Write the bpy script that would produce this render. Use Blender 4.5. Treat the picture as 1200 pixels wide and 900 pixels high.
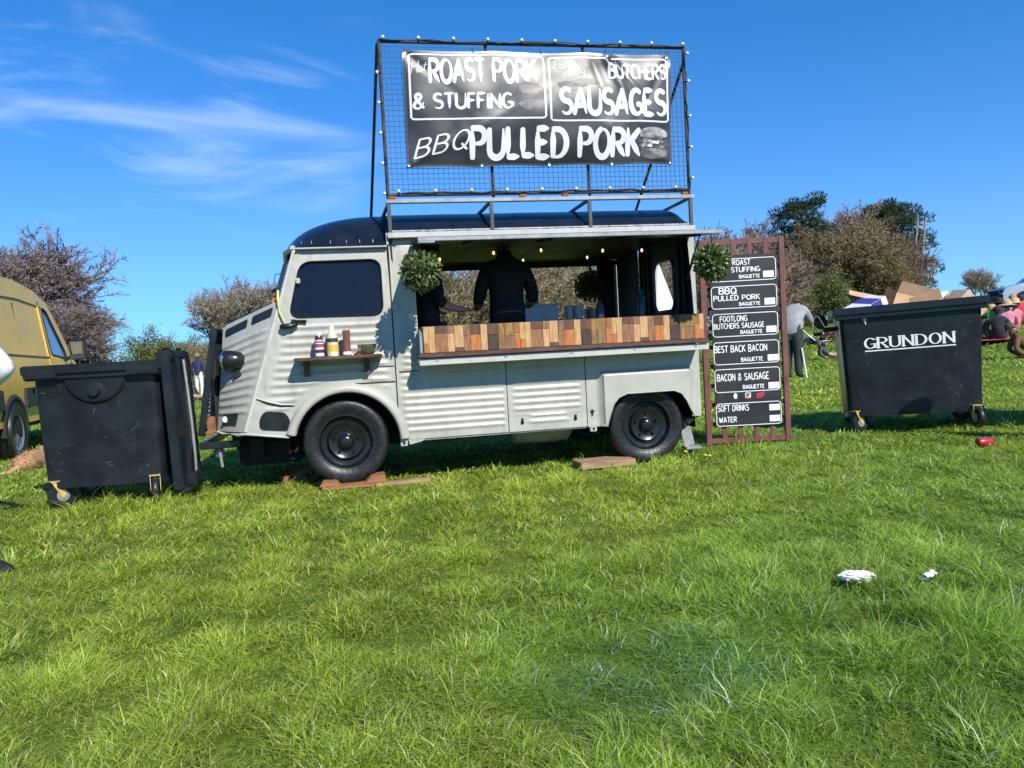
import bpy, bmesh, math, random
import numpy as np
from mathutils import Vector, Matrix, Euler
from mathutils.geometry import delaunay_2d_cdt
R = math.radians
PI = math.pi
sc = bpy.context.scene
for o in list(bpy.data.objects): bpy.data.objects.remove(o)
col = sc.collection

# ------------------------------------------------------------------ camera
CAM_H, CAM_PITCH, CAM_ROLL = 1.0, R(-2.6), -0.055
cd = bpy.data.cameras.new('camera'); cam = bpy.data.objects.new('camera', cd); col.objects.link(cam)
cd.sensor_fit = 'HORIZONTAL'; cd.sensor_width = 36; cd.lens = 27; cd.clip_start = 0.05; cd.clip_end = 3000
cam.location = (0, 0, CAM_H)
CAM_R = Matrix.Rotation(PI/2 + CAM_PITCH, 3, 'X') @ Matrix.Rotation(CAM_ROLL, 3, 'Z')
cam.rotation_euler = CAM_R.to_euler()
sc.camera = cam
# ------------------------------------------------------------------ sky, sun, exposure
TO_SUN = Vector((0.564, -0.909, 0.87)).normalized()
SUN_EL = math.asin(TO_SUN.z); SUN_AZ = math.atan2(TO_SUN.x, TO_SUN.y)
w = bpy.data.worlds.new('World'); sc.world = w; w.use_nodes = True
nt = w.node_tree; nt.nodes.clear()
def wn(t, **k):
    n = nt.nodes.new(t)
    for a, b in k.items(): setattr(n, a, b)
    return n
def wl(a, b): nt.links.new(a, b)
sky = wn('ShaderNodeTexSky', sky_type='NISHITA', sun_disc=False, sun_elevation=SUN_EL, sun_rotation=SUN_AZ,
         air_density=1.0, dust_density=0.0, ozone_density=4.5, altitude=150)
tc = wn('ShaderNodeTexCoord'); sep = wn('ShaderNodeSeparateXYZ'); wl(tc.outputs['Generated'], sep.inputs[0])
def wm(op, a, b=None, clamp=False):
    n = wn('ShaderNodeMath', operation=op, use_clamp=clamp)
    for i, v in enumerate((a, b)):
        if v is None: continue
        if isinstance(v, (int, float)): n.inputs[i].default_value = v
        else: wl(v, n.inputs[i])
    return n.outputs[0]
# cirrus: streaky noise
zz = wm('MAXIMUM', wm('ABSOLUTE', sep.outputs[1]), 0.2)
px = wm('DIVIDE', sep.outputs[0], zz); py = wm('DIVIDE', sep.outputs[2], zz)
comb = wn('ShaderNodeCombineXYZ'); wl(px, comb.inputs[0]); wl(py, comb.inputs[1])
mp = wn('ShaderNodeMapping'); wl(comb.outputs[0], mp.inputs[0])
mp.vector_type = 'TEXTURE'; mp.inputs['Rotation'].default_value = (0, 0, R(-11)); mp.inputs['Scale'].default_value = (0.34, 0.085, 1); mp.inputs['Location'].default_value = (0.735, 0.30, 0)
no = wn('ShaderNodeTexNoise'); no.inputs['Scale'].default_value = 1.0; no.inputs['Detail'].default_value = 7; no.inputs['Roughness'].default_value = 0.58; no.inputs['Distortion'].default_value = 0.9
wl(mp.outputs[0], no.inputs['Vector'])
mp2 = wn('ShaderNodeMapping'); wl(comb.outputs[0], mp2.inputs[0]); mp2.inputs['Location'].default_value = (0.0, 0.0, 3)
no2 = wn('ShaderNodeTexNoise'); no2.inputs['Scale'].default_value = 5.0; no2.inputs['Detail'].default_value = 2
wl(mp2.outputs[0], no2.inputs['Vector'])
mr = wn('ShaderNodeMapRange', interpolation_type='SMOOTHSTEP'); wl(no.outputs[0], mr.inputs[0]); mr.inputs[1].default_value = 0.49; mr.inputs[2].default_value = 0.86
# cover thins out from the west (left of the view) to the east
ratio = wm('DIVIDE', sep.outputs[0], wm('MAXIMUM', wm('ABSOLUTE', sep.outputs[1]), 0.2))
mr2 = wn('ShaderNodeMapRange', interpolation_type='SMOOTHSTEP'); wl(ratio, mr2.inputs[0]); mr2.inputs[1].default_value = -0.10; mr2.inputs[2].default_value = -0.27
mr3 = wn('ShaderNodeMapRange', interpolation_type='SMOOTHSTEP'); wl(sep.outputs[2], mr3.inputs[0]); mr3.inputs[1].default_value = 0.12; mr3.inputs[2].default_value = 0.26
mr4 = wn('ShaderNodeMapRange', interpolation_type='SMOOTHSTEP'); wl(sep.outputs[2], mr4.inputs[0]); mr4.inputs[1].default_value = 0.42; mr4.inputs[2].default_value = 0.33
cm = wm('MULTIPLY', wm('MULTIPLY', mr.outputs[0], wm('MULTIPLY', mr3.outputs[0], mr4.outputs[0])), wm('MULTIPLY', mr2.outputs[0], 0.42))
mix = wn('ShaderNodeMix', data_type='RGBA'); wl(cm, mix.inputs['Factor'])
hsv = wn('ShaderNodeHueSaturation'); hsv.inputs['Saturation'].default_value = 1.32; hsv.inputs['Value'].default_value = 1.0
# soft shoulder per channel, as a camera renders a bright horizon: c*a/(a+c)
def wvm(op, a, b):
    n = wn('ShaderNodeVectorMath', operation=op)
    for i, v in enumerate((a, b)):
        if isinstance(v, tuple): n.inputs[i].default_value = v
        else: wl(v, n.inputs[i])
    return n.outputs[0]
SH = (2.2, 8.0, 50.0)
wl(sky.outputs[0], hsv.inputs['Color'])
soft = wvm('DIVIDE', wvm('MULTIPLY', hsv.outputs[0], SH), wvm('ADD', hsv.outputs[0], SH))
wl(soft, mix.inputs[6]); mix.inputs[7].default_value = (6.3, 7.0, 8.2, 1)
bg = wn('ShaderNodeBackground'); bg.inputs['Strength'].default_value = 0.15; wl(mix.outputs[2], bg.inputs['Color'])
wo = wn('ShaderNodeOutputWorld'); wl(bg.outputs[0], wo.inputs[0])
sd = bpy.data.lights.new('sun', 'SUN'); sd.energy = 5.0; sd.angle = R(0.53); sd.color = (1.0, 0.95, 0.86)
sun = bpy.data.objects.new('sun', sd); col.objects.link(sun)
sun.rotation_euler = TO_SUN.to_track_quat('Z', 'Y').to_euler(); sun.location = (6, -9, 12)
sc.view_settings.view_transform = 'Standard'; sc.view_settings.look = 'None'
sc.view_settings.exposure = 0.35; sc.view_settings.gamma = 1.0; sc.view_settings.use_curve_mapping = False

# ------------------------------------------------------------------ helpers
rng = random.Random(7)
def tag(o, label=None, cat=None, group=None, kind=None):
    if label: o['label'] = label
    if cat: o['category'] = cat
    if group: o['group'] = group
    if kind: o['kind'] = kind
    return o
def empty(name, loc=(0, 0, 0), rz=0.0, label=None, cat=None, group=None, rx=0.0, ry=0.0):
    o = bpy.data.objects.new(name, None); col.objects.link(o)
    o.empty_display_size = 0.1; o.location = loc; o.rotation_euler = (rx, ry, rz)
    return tag(o, label, cat, group)
def kids(o): return [c for c in bpy.data.objects if c.parent == o]
def copy_tree(o, parent=None):
    c = o.copy(); col.objects.link(c)
    if parent is not None: c.parent = parent
    for ch in kids(o): copy_tree(ch, c)
    return c

class MB:
    def __init__(s): s.v = []; s.f = []; s.m = []
    def add(s, vs, fs, m=0):
        n = len(s.v); s.v.extend([tuple(p) for p in vs]); s.f.extend([tuple(i + n for i in f) for f in fs]); s.m.extend([m]*len(fs)); return s
    def box(s, x0, x1, y0, y1, z0, z1, m=0):
        return s.add([(x0,y0,z0),(x1,y0,z0),(x1,y1,z0),(x0,y1,z0),(x0,y0,z1),(x1,y0,z1),(x1,y1,z1),(x0,y1,z1)],
                     [(0,3,2,1),(4,5,6,7),(0,1,5,4),(1,2,6,5),(2,3,7,6),(3,0,4,7)], m)
    def frus(s, b, t, z0, z1, m=0):   # b, t = (x0,x1,y0,y1)
        return s.add([(b[0],b[2],z0),(b[1],b[2],z0),(b[1],b[3],z0),(b[0],b[3],z0),(t[0],t[2],z1),(t[1],t[2],z1),(t[1],t[3],z1),(t[0],t[3],z1)],
                     [(0,3,2,1),(4,5,6,7),(0,1,5,4),(1,2,6,5),(2,3,7,6),(3,0,4,7)], m)
    def bar(s, p0, p1, w, h=None, up=(0,0,1), m=0):
        h = h or w; p0 = Vector(p0); p1 = Vector(p1); d = (p1-p0).normalized(); u = Vector(up)
        if abs(d.dot(u)) > 0.98: u = Vector((0,1,0))
        a = d.cross(u).normalized()*w/2; b = a.cross(d).normalized()*h/2
        vs = [p0-a-b, p0+a-b, p0+a+b, p0-a+b, p1-a-b, p1+a-b, p1+a+b, p1-a+b]
        return s.add(vs, [(0,3,2,1),(4,5,6,7),(0,1,5,4),(1,2,6,5),(2,3,7,6),(3,0,4,7)], m)
    def tube(s, pts, r, n=8, m=0, cap=True):
        pts = [Vector(p) for p in pts]; k = len(pts); rr = r if isinstance(r, (list, tuple)) else [r]*k
        base = len(s.v); prev = None
        for i, p in enumerate(pts):
            d = (pts[min(i+1,k-1)]-pts[max(i-1,0)]).normalized()
            if prev is None:
                a = d.cross(Vector((0,0,1)) if abs(d.z) < .9 else Vector((1,0,0))).normalized()
            else: a = (prev - d*prev.dot(d)).normalized()
            prev = a; b = d.cross(a)
            for j in range(n):
                t = 2*PI*j/n; s.v.append(tuple(p + (a*math.cos(t)+b*math.sin(t))*rr[i]))
        for i in range(k-1):
            for j in range(n):
                s.f.append((base+i*n+j, base+i*n+(j+1)%n, base+(i+1)*n+(j+1)%n, base+(i+1)*n+j)); s.m.append(m)
        if cap:
            s.f.append(tuple(base+j for j in reversed(range(n)))); s.m.append(m)
            s.f.append(tuple(base+(k-1)*n+j for j in range(n))); s.m.append(m)
        return s
    def lathe(s, prof, c=(0,0,0), axis='z', n=24, a0=0.0, a1=2*PI, m=0):   # prof: (r, h)
        full = abs(a1-a0-2*PI) < 1e-6; na = n if full else n+1; base = len(s.v); c = Vector(c)
        for r_, h in prof:
            for j in range(na):
                t = a0+(a1-a0)*j/n; ca, sa = r_*math.cos(t), r_*math.sin(t)
                p = (ca, sa, h) if axis == 'z' else ((ca, h, sa) if axis == 'y' else (h, ca, sa))
                s.v.append(tuple(c+Vector(p)))
        for i in range(len(prof)-1):
            for j in range(n):
                j2 = (j+1) % na
                s.f.append((base+i*na+j, base+i*na+j2, base+(i+1)*na+j2, base+(i+1)*na+j)); s.m.append(m)
        return s
    def prism(s, poly, y0, y1, m=0):   # poly in xz extruded along y
        n = len(poly)
        s.add([(x,y0,z) for x,z in poly]+[(x,y1,z) for x,z in poly],
              [tuple(range(n)), tuple(reversed(range(n,2*n)))]+[(i,(i+1)%n,n+(i+1)%n,n+i) for i in range(n)], m); return s
    def grid(s, fn, nu, nv, m=0):
        base = len(s.v)
        for i in range(nu+1):
            for j in range(nv+1): s.v.append(tuple(fn(i/nu, j/nv)))
        for i in range(nu):
            for j in range(nv):
                a = base+i*(nv+1)+j; s.f.append((a, a+nv+1, a+nv+2, a+1)); s.m.append(m)
        return s
    def ball(s, c, r, nu=10, nv=6, m=0):
        rx, ry, rz = r if isinstance(r, (tuple, list)) else (r, r, r)
        return s.grid(lambda u, v: (c[0]+rx*math.cos(2*PI*u)*math.sin(PI*v), c[1]+ry*math.sin(2*PI*u)*math.sin(PI*v), c[2]-rz*math.cos(PI*v)), nu, nv, m)
    def xf(s, M):
        s.v = [tuple(M @ Vector(p)) for p in s.v]; return s
    def build(s, name, mats, parent=None, smooth=None, bevel=0.0, normals=True, seg=2):
        me = bpy.data.meshes.new(name); me.from_pydata(s.v, [], s.f)
        mats = mats if isinstance(mats, (list, tuple)) else [mats]
        for mm in mats: me.materials.append(mm)
        if len(mats) > 1: me.polygons.foreach_set('material_index', s.m)
        if normals:
            bm = bmesh.new(); bm.from_mesh(me); bmesh.ops.remove_doubles(bm, verts=bm.verts, dist=1e-5)
            bmesh.ops.recalc_face_normals(bm, faces=bm.faces)
            if bevel: bmesh.ops.bevel(bm, geom=[e for e in bm.edges if len(e.link_faces) == 2 and e.calc_face_angle(0) > .6], offset=bevel, segments=seg, affect='EDGES', clamp_overlap=True)
            bm.to_mesh(me); bm.free()
        if smooth is not None:
            me.polygons.foreach_set('use_smooth', [True]*len(me.polygons))
            if smooth < 170: me.set_sharp_from_angle(angle=R(smooth))
        me.update()
        o = bpy.data.objects.new(name, me); col.objects.link(o)
        if parent is not None: o.parent = parent
        return o

def inpoly(P, poly):
    x, y = P[:,0], P[:,1]; r = np.zeros(len(P), bool); n = len(poly); j = n-1
    for i in range(n):
        xi, yi = poly[i]; xj, yj = poly[j]
        if yi != yj: r ^= ((yi > y) != (yj > y)) & (x < (xj-xi)*(y-yi)/(yj-yi)+xi)
        j = i
    return r
def densify(poly, d):
    out = []
    for i, a in enumerate(poly):
        b = poly[(i+1) % len(poly)]; n = max(1, int(math.hypot(b[0]-a[0], b[1]-a[1])/d))
        out += [(a[0]+(b[0]-a[0])*k/n, a[1]+(b[1]-a[1])*k/n) for k in range(n)]
    return out
def sheet(mb, outer, holes, fn, dx=.04, dz=.011, m=0):
    loops = [densify(outer, .02)]+[densify(h, .02) for h in holes]
    pts, edges = [], []
    for L in loops:
        b = len(pts); pts += L; edges += [(b+i, b+(i+1) % len(L)) for i in range(len(L))]
    ox = [p[0] for p in outer]; oz = [p[1] for p in outer]
    gx = np.arange(min(ox)+dx/2, max(ox), dx); gz_ = np.arange(min(oz)+dz/2, max(oz), dz)
    G = np.array([(a, b) for a in gx for b in gz_])
    k = inpoly(G, loops[0])
    for h in loops[1:]: k &= ~inpoly(G, h)
    B = np.array(pts)
    G = G[k]
    keep = np.ones(len(G), bool)
    for i in range(0, len(G), 4000):
        d = ((G[i:i+4000,None,:]-B[None])**2).sum(2).min(1); keep[i:i+4000] = d > .007**2
    pts = [Vector(p) for p in pts]+[Vector(p) for p in G[keep]]
    r = delaunay_2d_cdt(pts, edges, [], 0, 1e-5)
    V = np.array([(p.x, p.y) for p in r[0]]); T = np.array(r[2])
    cen = V[T].mean(1); k = inpoly(cen, loops[0])
    for h in loops[1:]: k &= ~inpoly(cen, h)
    return mb.add([fn(a, b) for a, b in V], [tuple(t) for t in T[k]], m)
def rrect(x0, x1, z0, z1, r, n=5):
    out = []
    for cx, cz, a in ((x1-r, z1-r, 0), (x0+r, z1-r, 90), (x0+r, z0+r, 180), (x1-r, z0+r, 270)):
        out += [(cx+r*math.cos(R(a+90*i/n)), cz+r*math.sin(R(a+90*i/n))) for i in range(n+1)]
    return out
def rpoly(poly, r, n=4):
    out = []; k = len(poly)
    for i in range(k):
        p = Vector(poly[i]); a = (Vector(poly[i-1])-p); b = (Vector(poly[(i+1) % k])-p)
        ra = min(r, a.length*.45, b.length*.45); A = p+a.normalized()*ra; Bq = p+b.normalized()*ra
        for t in range(n+1):
            t /= n; q = A*(1-t)**2+p*2*t*(1-t)+Bq*t*t; out.append((q.x, q.y))
    return out
def sstep(a, b, x):
    t = min(1, max(0, (x-a)/(b-a))); return t*t*(3-2*t)

# ------------------------------------------------------------------ materials
MATS = {}
def mat(name, c, rough=.6, metal=0.0, var=.12, vs=6.0, bump=0.0, bs=60.0, spec=.5, c2=None, emit=None, es=0.0, alpha=None, trans=0.0, coat=0.0, detail=5, stretch=None, coatr=.1, thr=(.35,.65)):
    if name in MATS: return MATS[name]
    m = bpy.data.materials.new(name); m.use_nodes = True; t = m.node_tree; N = t.nodes; L = t.links
    b = N['Principled BSDF']
    b.inputs['Roughness'].default_value = rough; b.inputs['Metallic'].default_value = metal
    b.inputs['Specular IOR Level'].default_value = spec
    b.inputs['Coat Weight'].default_value = coat; b.inputs['Coat Roughness'].default_value = coatr
    if trans: b.inputs['Transmission Weight'].default_value = trans; b.inputs['IOR'].default_value = 1.1
    co = N.new('ShaderNodeTexCoord'); src = co.outputs['Object']
    if stretch:
        mpn = N.new('ShaderNodeMapping'); mpn.inputs['Scale'].default_value = stretch; L.new(src, mpn.inputs[0]); src = mpn.outputs[0]
    n1 = N.new('ShaderNodeTexNoise'); n1.inputs['Scale'].default_value = vs; n1.inputs['Detail'].default_value = detail; n1.inputs['Roughness'].default_value = .6
    L.new(src, n1.inputs['Vector'])
    cr = N.new('ShaderNodeValToRGB'); L.new(n1.outputs[0], cr.inputs[0])
    lo = c2 if c2 else tuple(x*(1-var) for x in c); hi = c if c2 else tuple(min(1, x*(1+var)) for x in c)
    cr.color_ramp.elements[0].position = thr[0]; cr.color_ramp.elements[0].color = (*lo, 1)
    cr.color_ramp.elements[1].position = thr[1]; cr.color_ramp.elements[1].color = (*hi, 1)
    L.new(cr.outputs[0], b.inputs['Base Color'])
    # roughness breaks up as well
    mr_ = N.new('ShaderNodeMapRange'); L.new(n1.outputs[0], mr_.inputs[0]); mr_.inputs[1].default_value = .3; mr_.inputs[2].default_value = .7
    mr_.inputs[3].default_value = max(.02, rough*.82); mr_.inputs[4].default_value = min(1, rough*1.15); L.new(mr_.outputs[0], b.inputs['Roughness'])
    if bump:
        n2 = N.new('ShaderNodeTexNoise'); n2.inputs['Scale'].default_value = bs; n2.inputs['Detail'].default_value = 4; L.new(src, n2.inputs['Vector'])
        bp = N.new('ShaderNodeBump'); bp.inputs['Strength'].default_value = bump; bp.inputs['Distance'].default_value = .01; L.new(n2.outputs[0], bp.inputs['Height']); L.new(bp.outputs[0], b.inputs['Normal'])
    if emit: b.inputs['Emission Color'].default_value = (*emit, 1); b.inputs['Emission Strength'].default_value = es
    MATS[name] = m; return m
def leafmat(name, rough=.5, translucent=.35, gain=1.0, attr='Col', spec=.35):
    m = bpy.data.materials.new(name); m.use_nodes = True; t = m.node_tree; N = t.nodes; L = t.links
    b = N['Principled BSDF']; b.inputs['Roughness'].default_value = rough; b.inputs['Specular IOR Level'].default_value = spec
    a = N.new('ShaderNodeAttribute'); a.attribute_name = attr; L.new(a.outputs['Color'], b.inputs['Base Color'])
    tr = N.new('ShaderNodeBsdfTranslucent')
    hs = N.new('ShaderNodeHueSaturation'); hs.inputs['Value'].default_value = 1.3*gain; L.new(a.outputs['Color'], hs.inputs['Color']); L.new(hs.outputs[0], tr.inputs['Color'])
    mx = N.new('ShaderNodeMixShader'); mx.inputs[0].default_value = translucent; L.new(b.outputs[0], mx.inputs[1]); L.new(tr.outputs[0], mx.inputs[2])
    L.new(mx.outputs[0], N['Material Output'].inputs[0]); return m
def colmesh(name, verts, faces, cols, material, parent=None, smooth=False):
    """mesh from numpy arrays; cols per vertex (n,3)"""
    me = bpy.data.meshes.new(name); verts = np.asarray(verts, np.float32); faces = np.asarray(faces, np.int32)
    k = faces.shape[1]
    me.vertices.add(len(verts)); me.vertices.foreach_set('co', verts.ravel())
    me.loops.add(faces.size); me.loops.foreach_set('vertex_index', faces.ravel())
    me.polygons.add(len(faces)); me.polygons.foreach_set('loop_start', np.arange(0, faces.size, k, dtype=np.int32))
    try: me.polygons.foreach_set('loop_total', np.full(len(faces), k, np.int32))
    except Exception: pass
    if smooth: me.polygons.foreach_set('use_smooth', np.ones(len(faces), bool))
    ca = me.color_attributes.new('Col', 'FLOAT_COLOR', 'POINT')
    ca.data.foreach_set('color', np.c_[np.asarray(cols, np.float32), np.ones(len(verts), np.float32)].ravel())
    me.materials.append(material); me.update(calc_edges=True)
    o = bpy.data.objects.new(name, me); col.objects.link(o)
    if parent is not None: o.parent = parent
    return o

M = dict(
 paint=mat('van_paint', (.40,.390,.345), .40, var=.09, vs=3.5, bump=.22, bs=7, spec=.5),
 paint2=mat('van_paint_trim', (.47,.465,.43), .4, var=.05, vs=3),
 roof=mat('van_roof_paint', (.009,.012,.019), .30, var=.3, vs=5, bump=.25, bs=9, coat=.15, spec=.35),
 black=mat('black_paint', (.012,.013,.015), .3, var=.3, vs=8, bump=.05),
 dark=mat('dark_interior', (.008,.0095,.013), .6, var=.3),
 under=mat('dark_underbody', (.012,.012,.012), .9, var=.4),
 rubber=mat('tyre_rubber', (.013,.013,.014), .42, var=.4, vs=30, bump=.25, bs=60, spec=.45),
 rim=mat('wheel_black', (.01,.011,.012), .22, var=.3, vs=10),
 glass=mat('dark_glass', (.006,.008,.014), .08, var=.2, vs=2, spec=.35),
 pane=mat('clear_pane', (.9,.92,.92), .02, trans=1.0, var=.01),
 steel=mat('stainless_steel', (.55,.56,.57), .25, metal=1.0, var=.08, vs=12),
 grey=mat('grey_metal', (.30,.31,.31), .45, metal=.3, var=.15, vs=10),
 frame=mat('rusty_black_frame', (.03,.026,.026), .6, c2=(.085,.05,.035), vs=9, bump=.1),
 rust=mat('rust', (.25,.10,.045), .85, var=.35, vs=14, bump=.2),
 brown=mat('stained_brown_wood', (.095,.038,.028), .5, var=.3, vs=7, stretch=(1,6,6), bump=.15, bs=30),
 redwood=mat('red_brown_trellis_wood', (.145,.052,.042), .62, var=.22, vs=7, stretch=(3,3,1), bump=.15, bs=40),
 plank=mat('weathered_plank', (.42,.27,.16), .75, c2=(.22,.13,.07), vs=5, stretch=(1,8,8), bump=.25, bs=30),
 board=mat('black_menu_board', (.017,.018,.021), .5, var=.2, vs=4),
 white=mat('white_print', (.78,.79,.8), .5, var=.04),
 card=mat('white_card', (.8,.8,.79), .6, var=.04),
 bin=mat('dark_bin_plastic', (.0115,.0150,.0205), .36, var=.3, vs=5, bump=.10, bs=12, spec=.4),
 zinc=mat('yellow_zinc', (.62,.44,.14), .45, metal=.3, var=.25, vs=20),
 cardb=mat('cardboard', (.46,.29,.165), .8, var=.12, vs=8),
 yellow=mat('gold_van_paint', (.70,.45,.08), .5, metal=.0, var=.06, vs=2, coat=.1),
 cladding=mat('black_cladding', (.025,.026,.028), .6, var=.2),
 silver=mat('silver_car_paint', (.55,.56,.57), .25, metal=.5, var=.05, coat=.4),
 canvas=mat('white_canvas', (.78,.77,.74), .8, var=.05, vs=3),
 red=mat('red_can', (.42,.02,.025), .3, var=.12, coat=.3),
 bark=mat('bark', (.115,.092,.075), .9, var=.35, vs=8, bump=.4, bs=25),
)
# weather streaks and faint grime in the van paint
def add_streaks(m, amount, scale, lo=.52, hi=.72):
    t = m.node_tree; N = t.nodes; L = t.links; b = N['Principled BSDF']; src = b.inputs['Base Color'].links[0].from_socket
    co = N.new('ShaderNodeTexCoord'); mp_ = N.new('ShaderNodeMapping'); mp_.inputs['Scale'].default_value = scale; L.new(co.outputs['Object'], mp_.inputs[0])
    n_ = N.new('ShaderNodeTexNoise'); n_.inputs['Scale'].default_value = 3; n_.inputs['Detail'].default_value = 8; n_.inputs['Roughness'].default_value = .7; L.new(mp_.outputs[0], n_.inputs['Vector'])
    r_ = N.new('ShaderNodeMapRange'); L.new(n_.outputs[0], r_.inputs[0]); r_.inputs[1].default_value = lo; r_.inputs[2].default_value = hi; r_.inputs[3].default_value = 0; r_.inputs[4].default_value = amount
    mx = N.new('ShaderNodeMix'); mx.data_type = 'RGBA'; L.new(r_.outputs[0], mx.inputs['Factor']); L.new(src, mx.inputs[6]); mx.inputs[7].default_value = (.17,.145,.11,1); L.new(mx.outputs[2], b.inputs['Base Color'])
add_streaks(M['paint'], .38, (5,5,.7)); add_streaks(M['paint2'], .4, (4,4,3)); add_streaks(M['yellow'], .25, (3,3,1.5))
# strokes of a hand-lettered alphabet ------------------------------------------------
def arc(cx, cy, rx, ry, a0, a1, n=10): return [(cx+rx*math.cos(R(a0+(a1-a0)*i/n)), cy+ry*math.sin(R(a0+(a1-a0)*i/n))) for i in range(n+1)]
GLY = {
 'A': (.62, [[(0,0),(.3,1)], [(.3,1),(.6,0)], [(.11,.33),(.5,.33)]]),
 'B': (.56, [[(0,0),(0,1)], [(0,1),(.3,.99)]+arc(.28,.76,.22,.23,80,-80)+[(.0,.52)], [(.1,.53),(.3,.52)]+arc(.28,.26,.27,.26,80,-80)+[(0,0)]]),
 'C': (.58, [arc(.33,.5,.32,.5,52,308,16)]),
 'D': (.6, [[(0,0),(0,1)], [(0,1),(.2,.99)]+arc(.2,.5,.38,.49,85,-85,14)+[(0,0)]]),
 'E': (.48, [[(0,0),(0,1)], [(0,.99),(.46,1)], [(0,.52),(.38,.53)], [(0,.01),(.48,.02)]]),
 'F': (.46, [[(0,0),(0,1)], [(0,.99),(.46,1)], [(0,.52),(.38,.53)]]),
 'G': (.62, [arc(.33,.5,.32,.5,52,335,18), [(.36,.42),(.63,.42)], [(.62,.42),(.62,.08)]]),
 'H': (.58, [[(0,0),(0,1)], [(.56,0),(.56,1)], [(0,.5),(.56,.52)]]),
 'I': (.06, [[(.03,0),(.03,1)]]),
 'K': (.55, [[(0,0),(0,1)], [(.52,1),(.02,.45)], [(.16,.58),(.55,0)]]),
 'L': (.46, [[(0,1),(0,0)], [(0,.01),(.46,.03)]]),
 'M': (.74, [[(0,0),(.06,1)], [(.06,1),(.37,.3)], [(.37,.3),(.68,1)], [(.68,1),(.74,0)]]),
 'N': (.6, [[(0,0),(0,1)], [(0,1),(.58,0)], [(.58,0),(.58,1)]]),
 'O': (.66, [arc(.33,.5,.32,.5,95,455,20)]),
 'P': (.54, [[(0,0),(0,1)], [(0,1),(.26,.99)]+arc(.26,.73,.26,.26,85,-85)+[(.02,.46)]]),
 'Q': (.68, [arc(.33,.5,.32,.5,95,455,20), [(.4,.28),(.7,-.08)]]),
 'R': (.56, [[(0,0),(0,1)], [(0,1),(.26,.99)]+arc(.26,.75,.26,.24,85,-85)+[(.02,.5)], [(.2,.5),(.56,0)]]),
 'S': (.52, [arc(.27,.75,.24,.25,40,270,10)+arc(.26,.25,.26,.25,90,-140,10)]),
 'T': (.56, [[(0,.99),(.56,1)], [(.28,.98),(.28,0)]]),
 'U': (.6, [[(0,1),(0,.35)]+arc(.29,.3,.29,.3,180,360,12)+[(.58,1)]]),
 'W': (.8, [[(0,1),(.2,0)], [(.2,0),(.4,.8)], [(.4,.8),(.6,0)], [(.6,0),(.8,1)]]),
 '&': (.66, [[(.6,.05),(.3,.45),(.16,.68)]+arc(.3,.82,.16,.18,190,-20,8)+[(.38,.62),(.12,.42),(.02,.22)]+arc(.24,.2,.22,.2,180,300,8)+[(.52,.2),(.62,.42)]]),
 'o': (.34, [arc(.16,.22,.16,.22,100,460,12)]),
 't': (.3, [[(.14,.7),(.1,.1),(.2,0),(.3,.06)], [(0,.48),(.3,.52)]]),
 'n': (.36, [[(.02,.44),(.02,0)], [(.03,.3),(.14,.44),(.28,.4),(.32,.2),(.32,0)]]),
 'g': (.36, [arc(.16,.22,.16,.22,60,400,12), [(.32,.42),(.32,-.15),(.2,-.32),(.04,-.25)]]),
 ' ': (.3, []),
}
def text_paths(s, gap=.16):
    """list of polylines, total width, for a line of cap height 1"""
    x = 0; out = []
    for ch in s:
        w_, st = GLY[ch]
        for p in st: out.append([(x+a, b) for a, b in p])
        x += w_+gap
    return out, x-gap
def resample(p, step):
    out = [Vector(p[0])]
    for a, b in zip(p, p[1:]):
        a = Vector(a); b = Vector(b); n = max(1, int((b-a).length/step))
        for i in range(1, n+1): out.append(a.lerp(b, i/n))
    return out
def stroke(mb, path, wf, fn, lift, step=.08, m=0, cap=True):
    """ribbon along a 2-D path; wf(t, direction) half width; fn(x, y, lift) -> 3-D"""
    P = resample(path, step); n = len(P)
    if n < 2: return
    closed = (P[0]-P[-1]).length < 1e-4
    Ls, Rs = [], []
    for i in range(n):
        if closed: a, b = P[(i-1) % (n-1)], P[(i+1) % (n-1)]
        else: a, b = P[max(0,i-1)], P[min(n-1,i+1)]
        d = (b-a); d = d.normalized() if d.length > 1e-9 else Vector((1,0))
        h = wf(i/(n-1), d); nr = Vector((-d.y, d.x))
        Ls.append(P[i]+nr*h); Rs.append(P[i]-nr*h)
    if cap and not closed:
        d = (P[1]-P[0]).normalized(); h = wf(0, d)*.55; Ls.insert(0, Ls[0].lerp(Rs[0], .25)-d*h); Rs.insert(0, Ls[1].lerp(Rs[0], .75)-d*h)
        d = (P[-1]-P[-2]).normalized(); h = wf(1, d)*.55; l, r_ = Ls[-1], Rs[-1]; Ls.append(l.lerp(r_, .25)+d*h); Rs.append(l.lerp(r_, .75)+d*h)
    vs = [fn(p.x, p.y, lift) for p in Ls]+[fn(p.x, p.y, lift) for p in Rs]; k = len(Ls)
    mb.add(vs, [(i, i+1, k+i+1, k+i) for i in range(k-1)], m)
def lettering(mb, s, x0, x1, y0, y1, fn, wf, gap=.16, lift=.002, slant=0.0, rise=0.0, jit=0.0, step=.08, dl=.00025, seed=1):
    """fit a line of text into the box; fn maps (x,y,lift)"""
    rr = random.Random(seed); paths, W = text_paths(s, gap); sx = (x1-x0)/W; sy = (y1-y0)
    def g(x, y, l): return fn(x0+(x+slant*y)*sx, y0+y*sy+rise*(x/W), l)
    for i, p in enumerate(paths):
        j = rr.uniform(-jit, jit); q = [(a, b+j) for a, b in p]
        # width in cap-height units horizontally scaled so that strokes keep their weight
        stroke(mb, q, wf, g, lift+dl*(i % 6), step)
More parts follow.
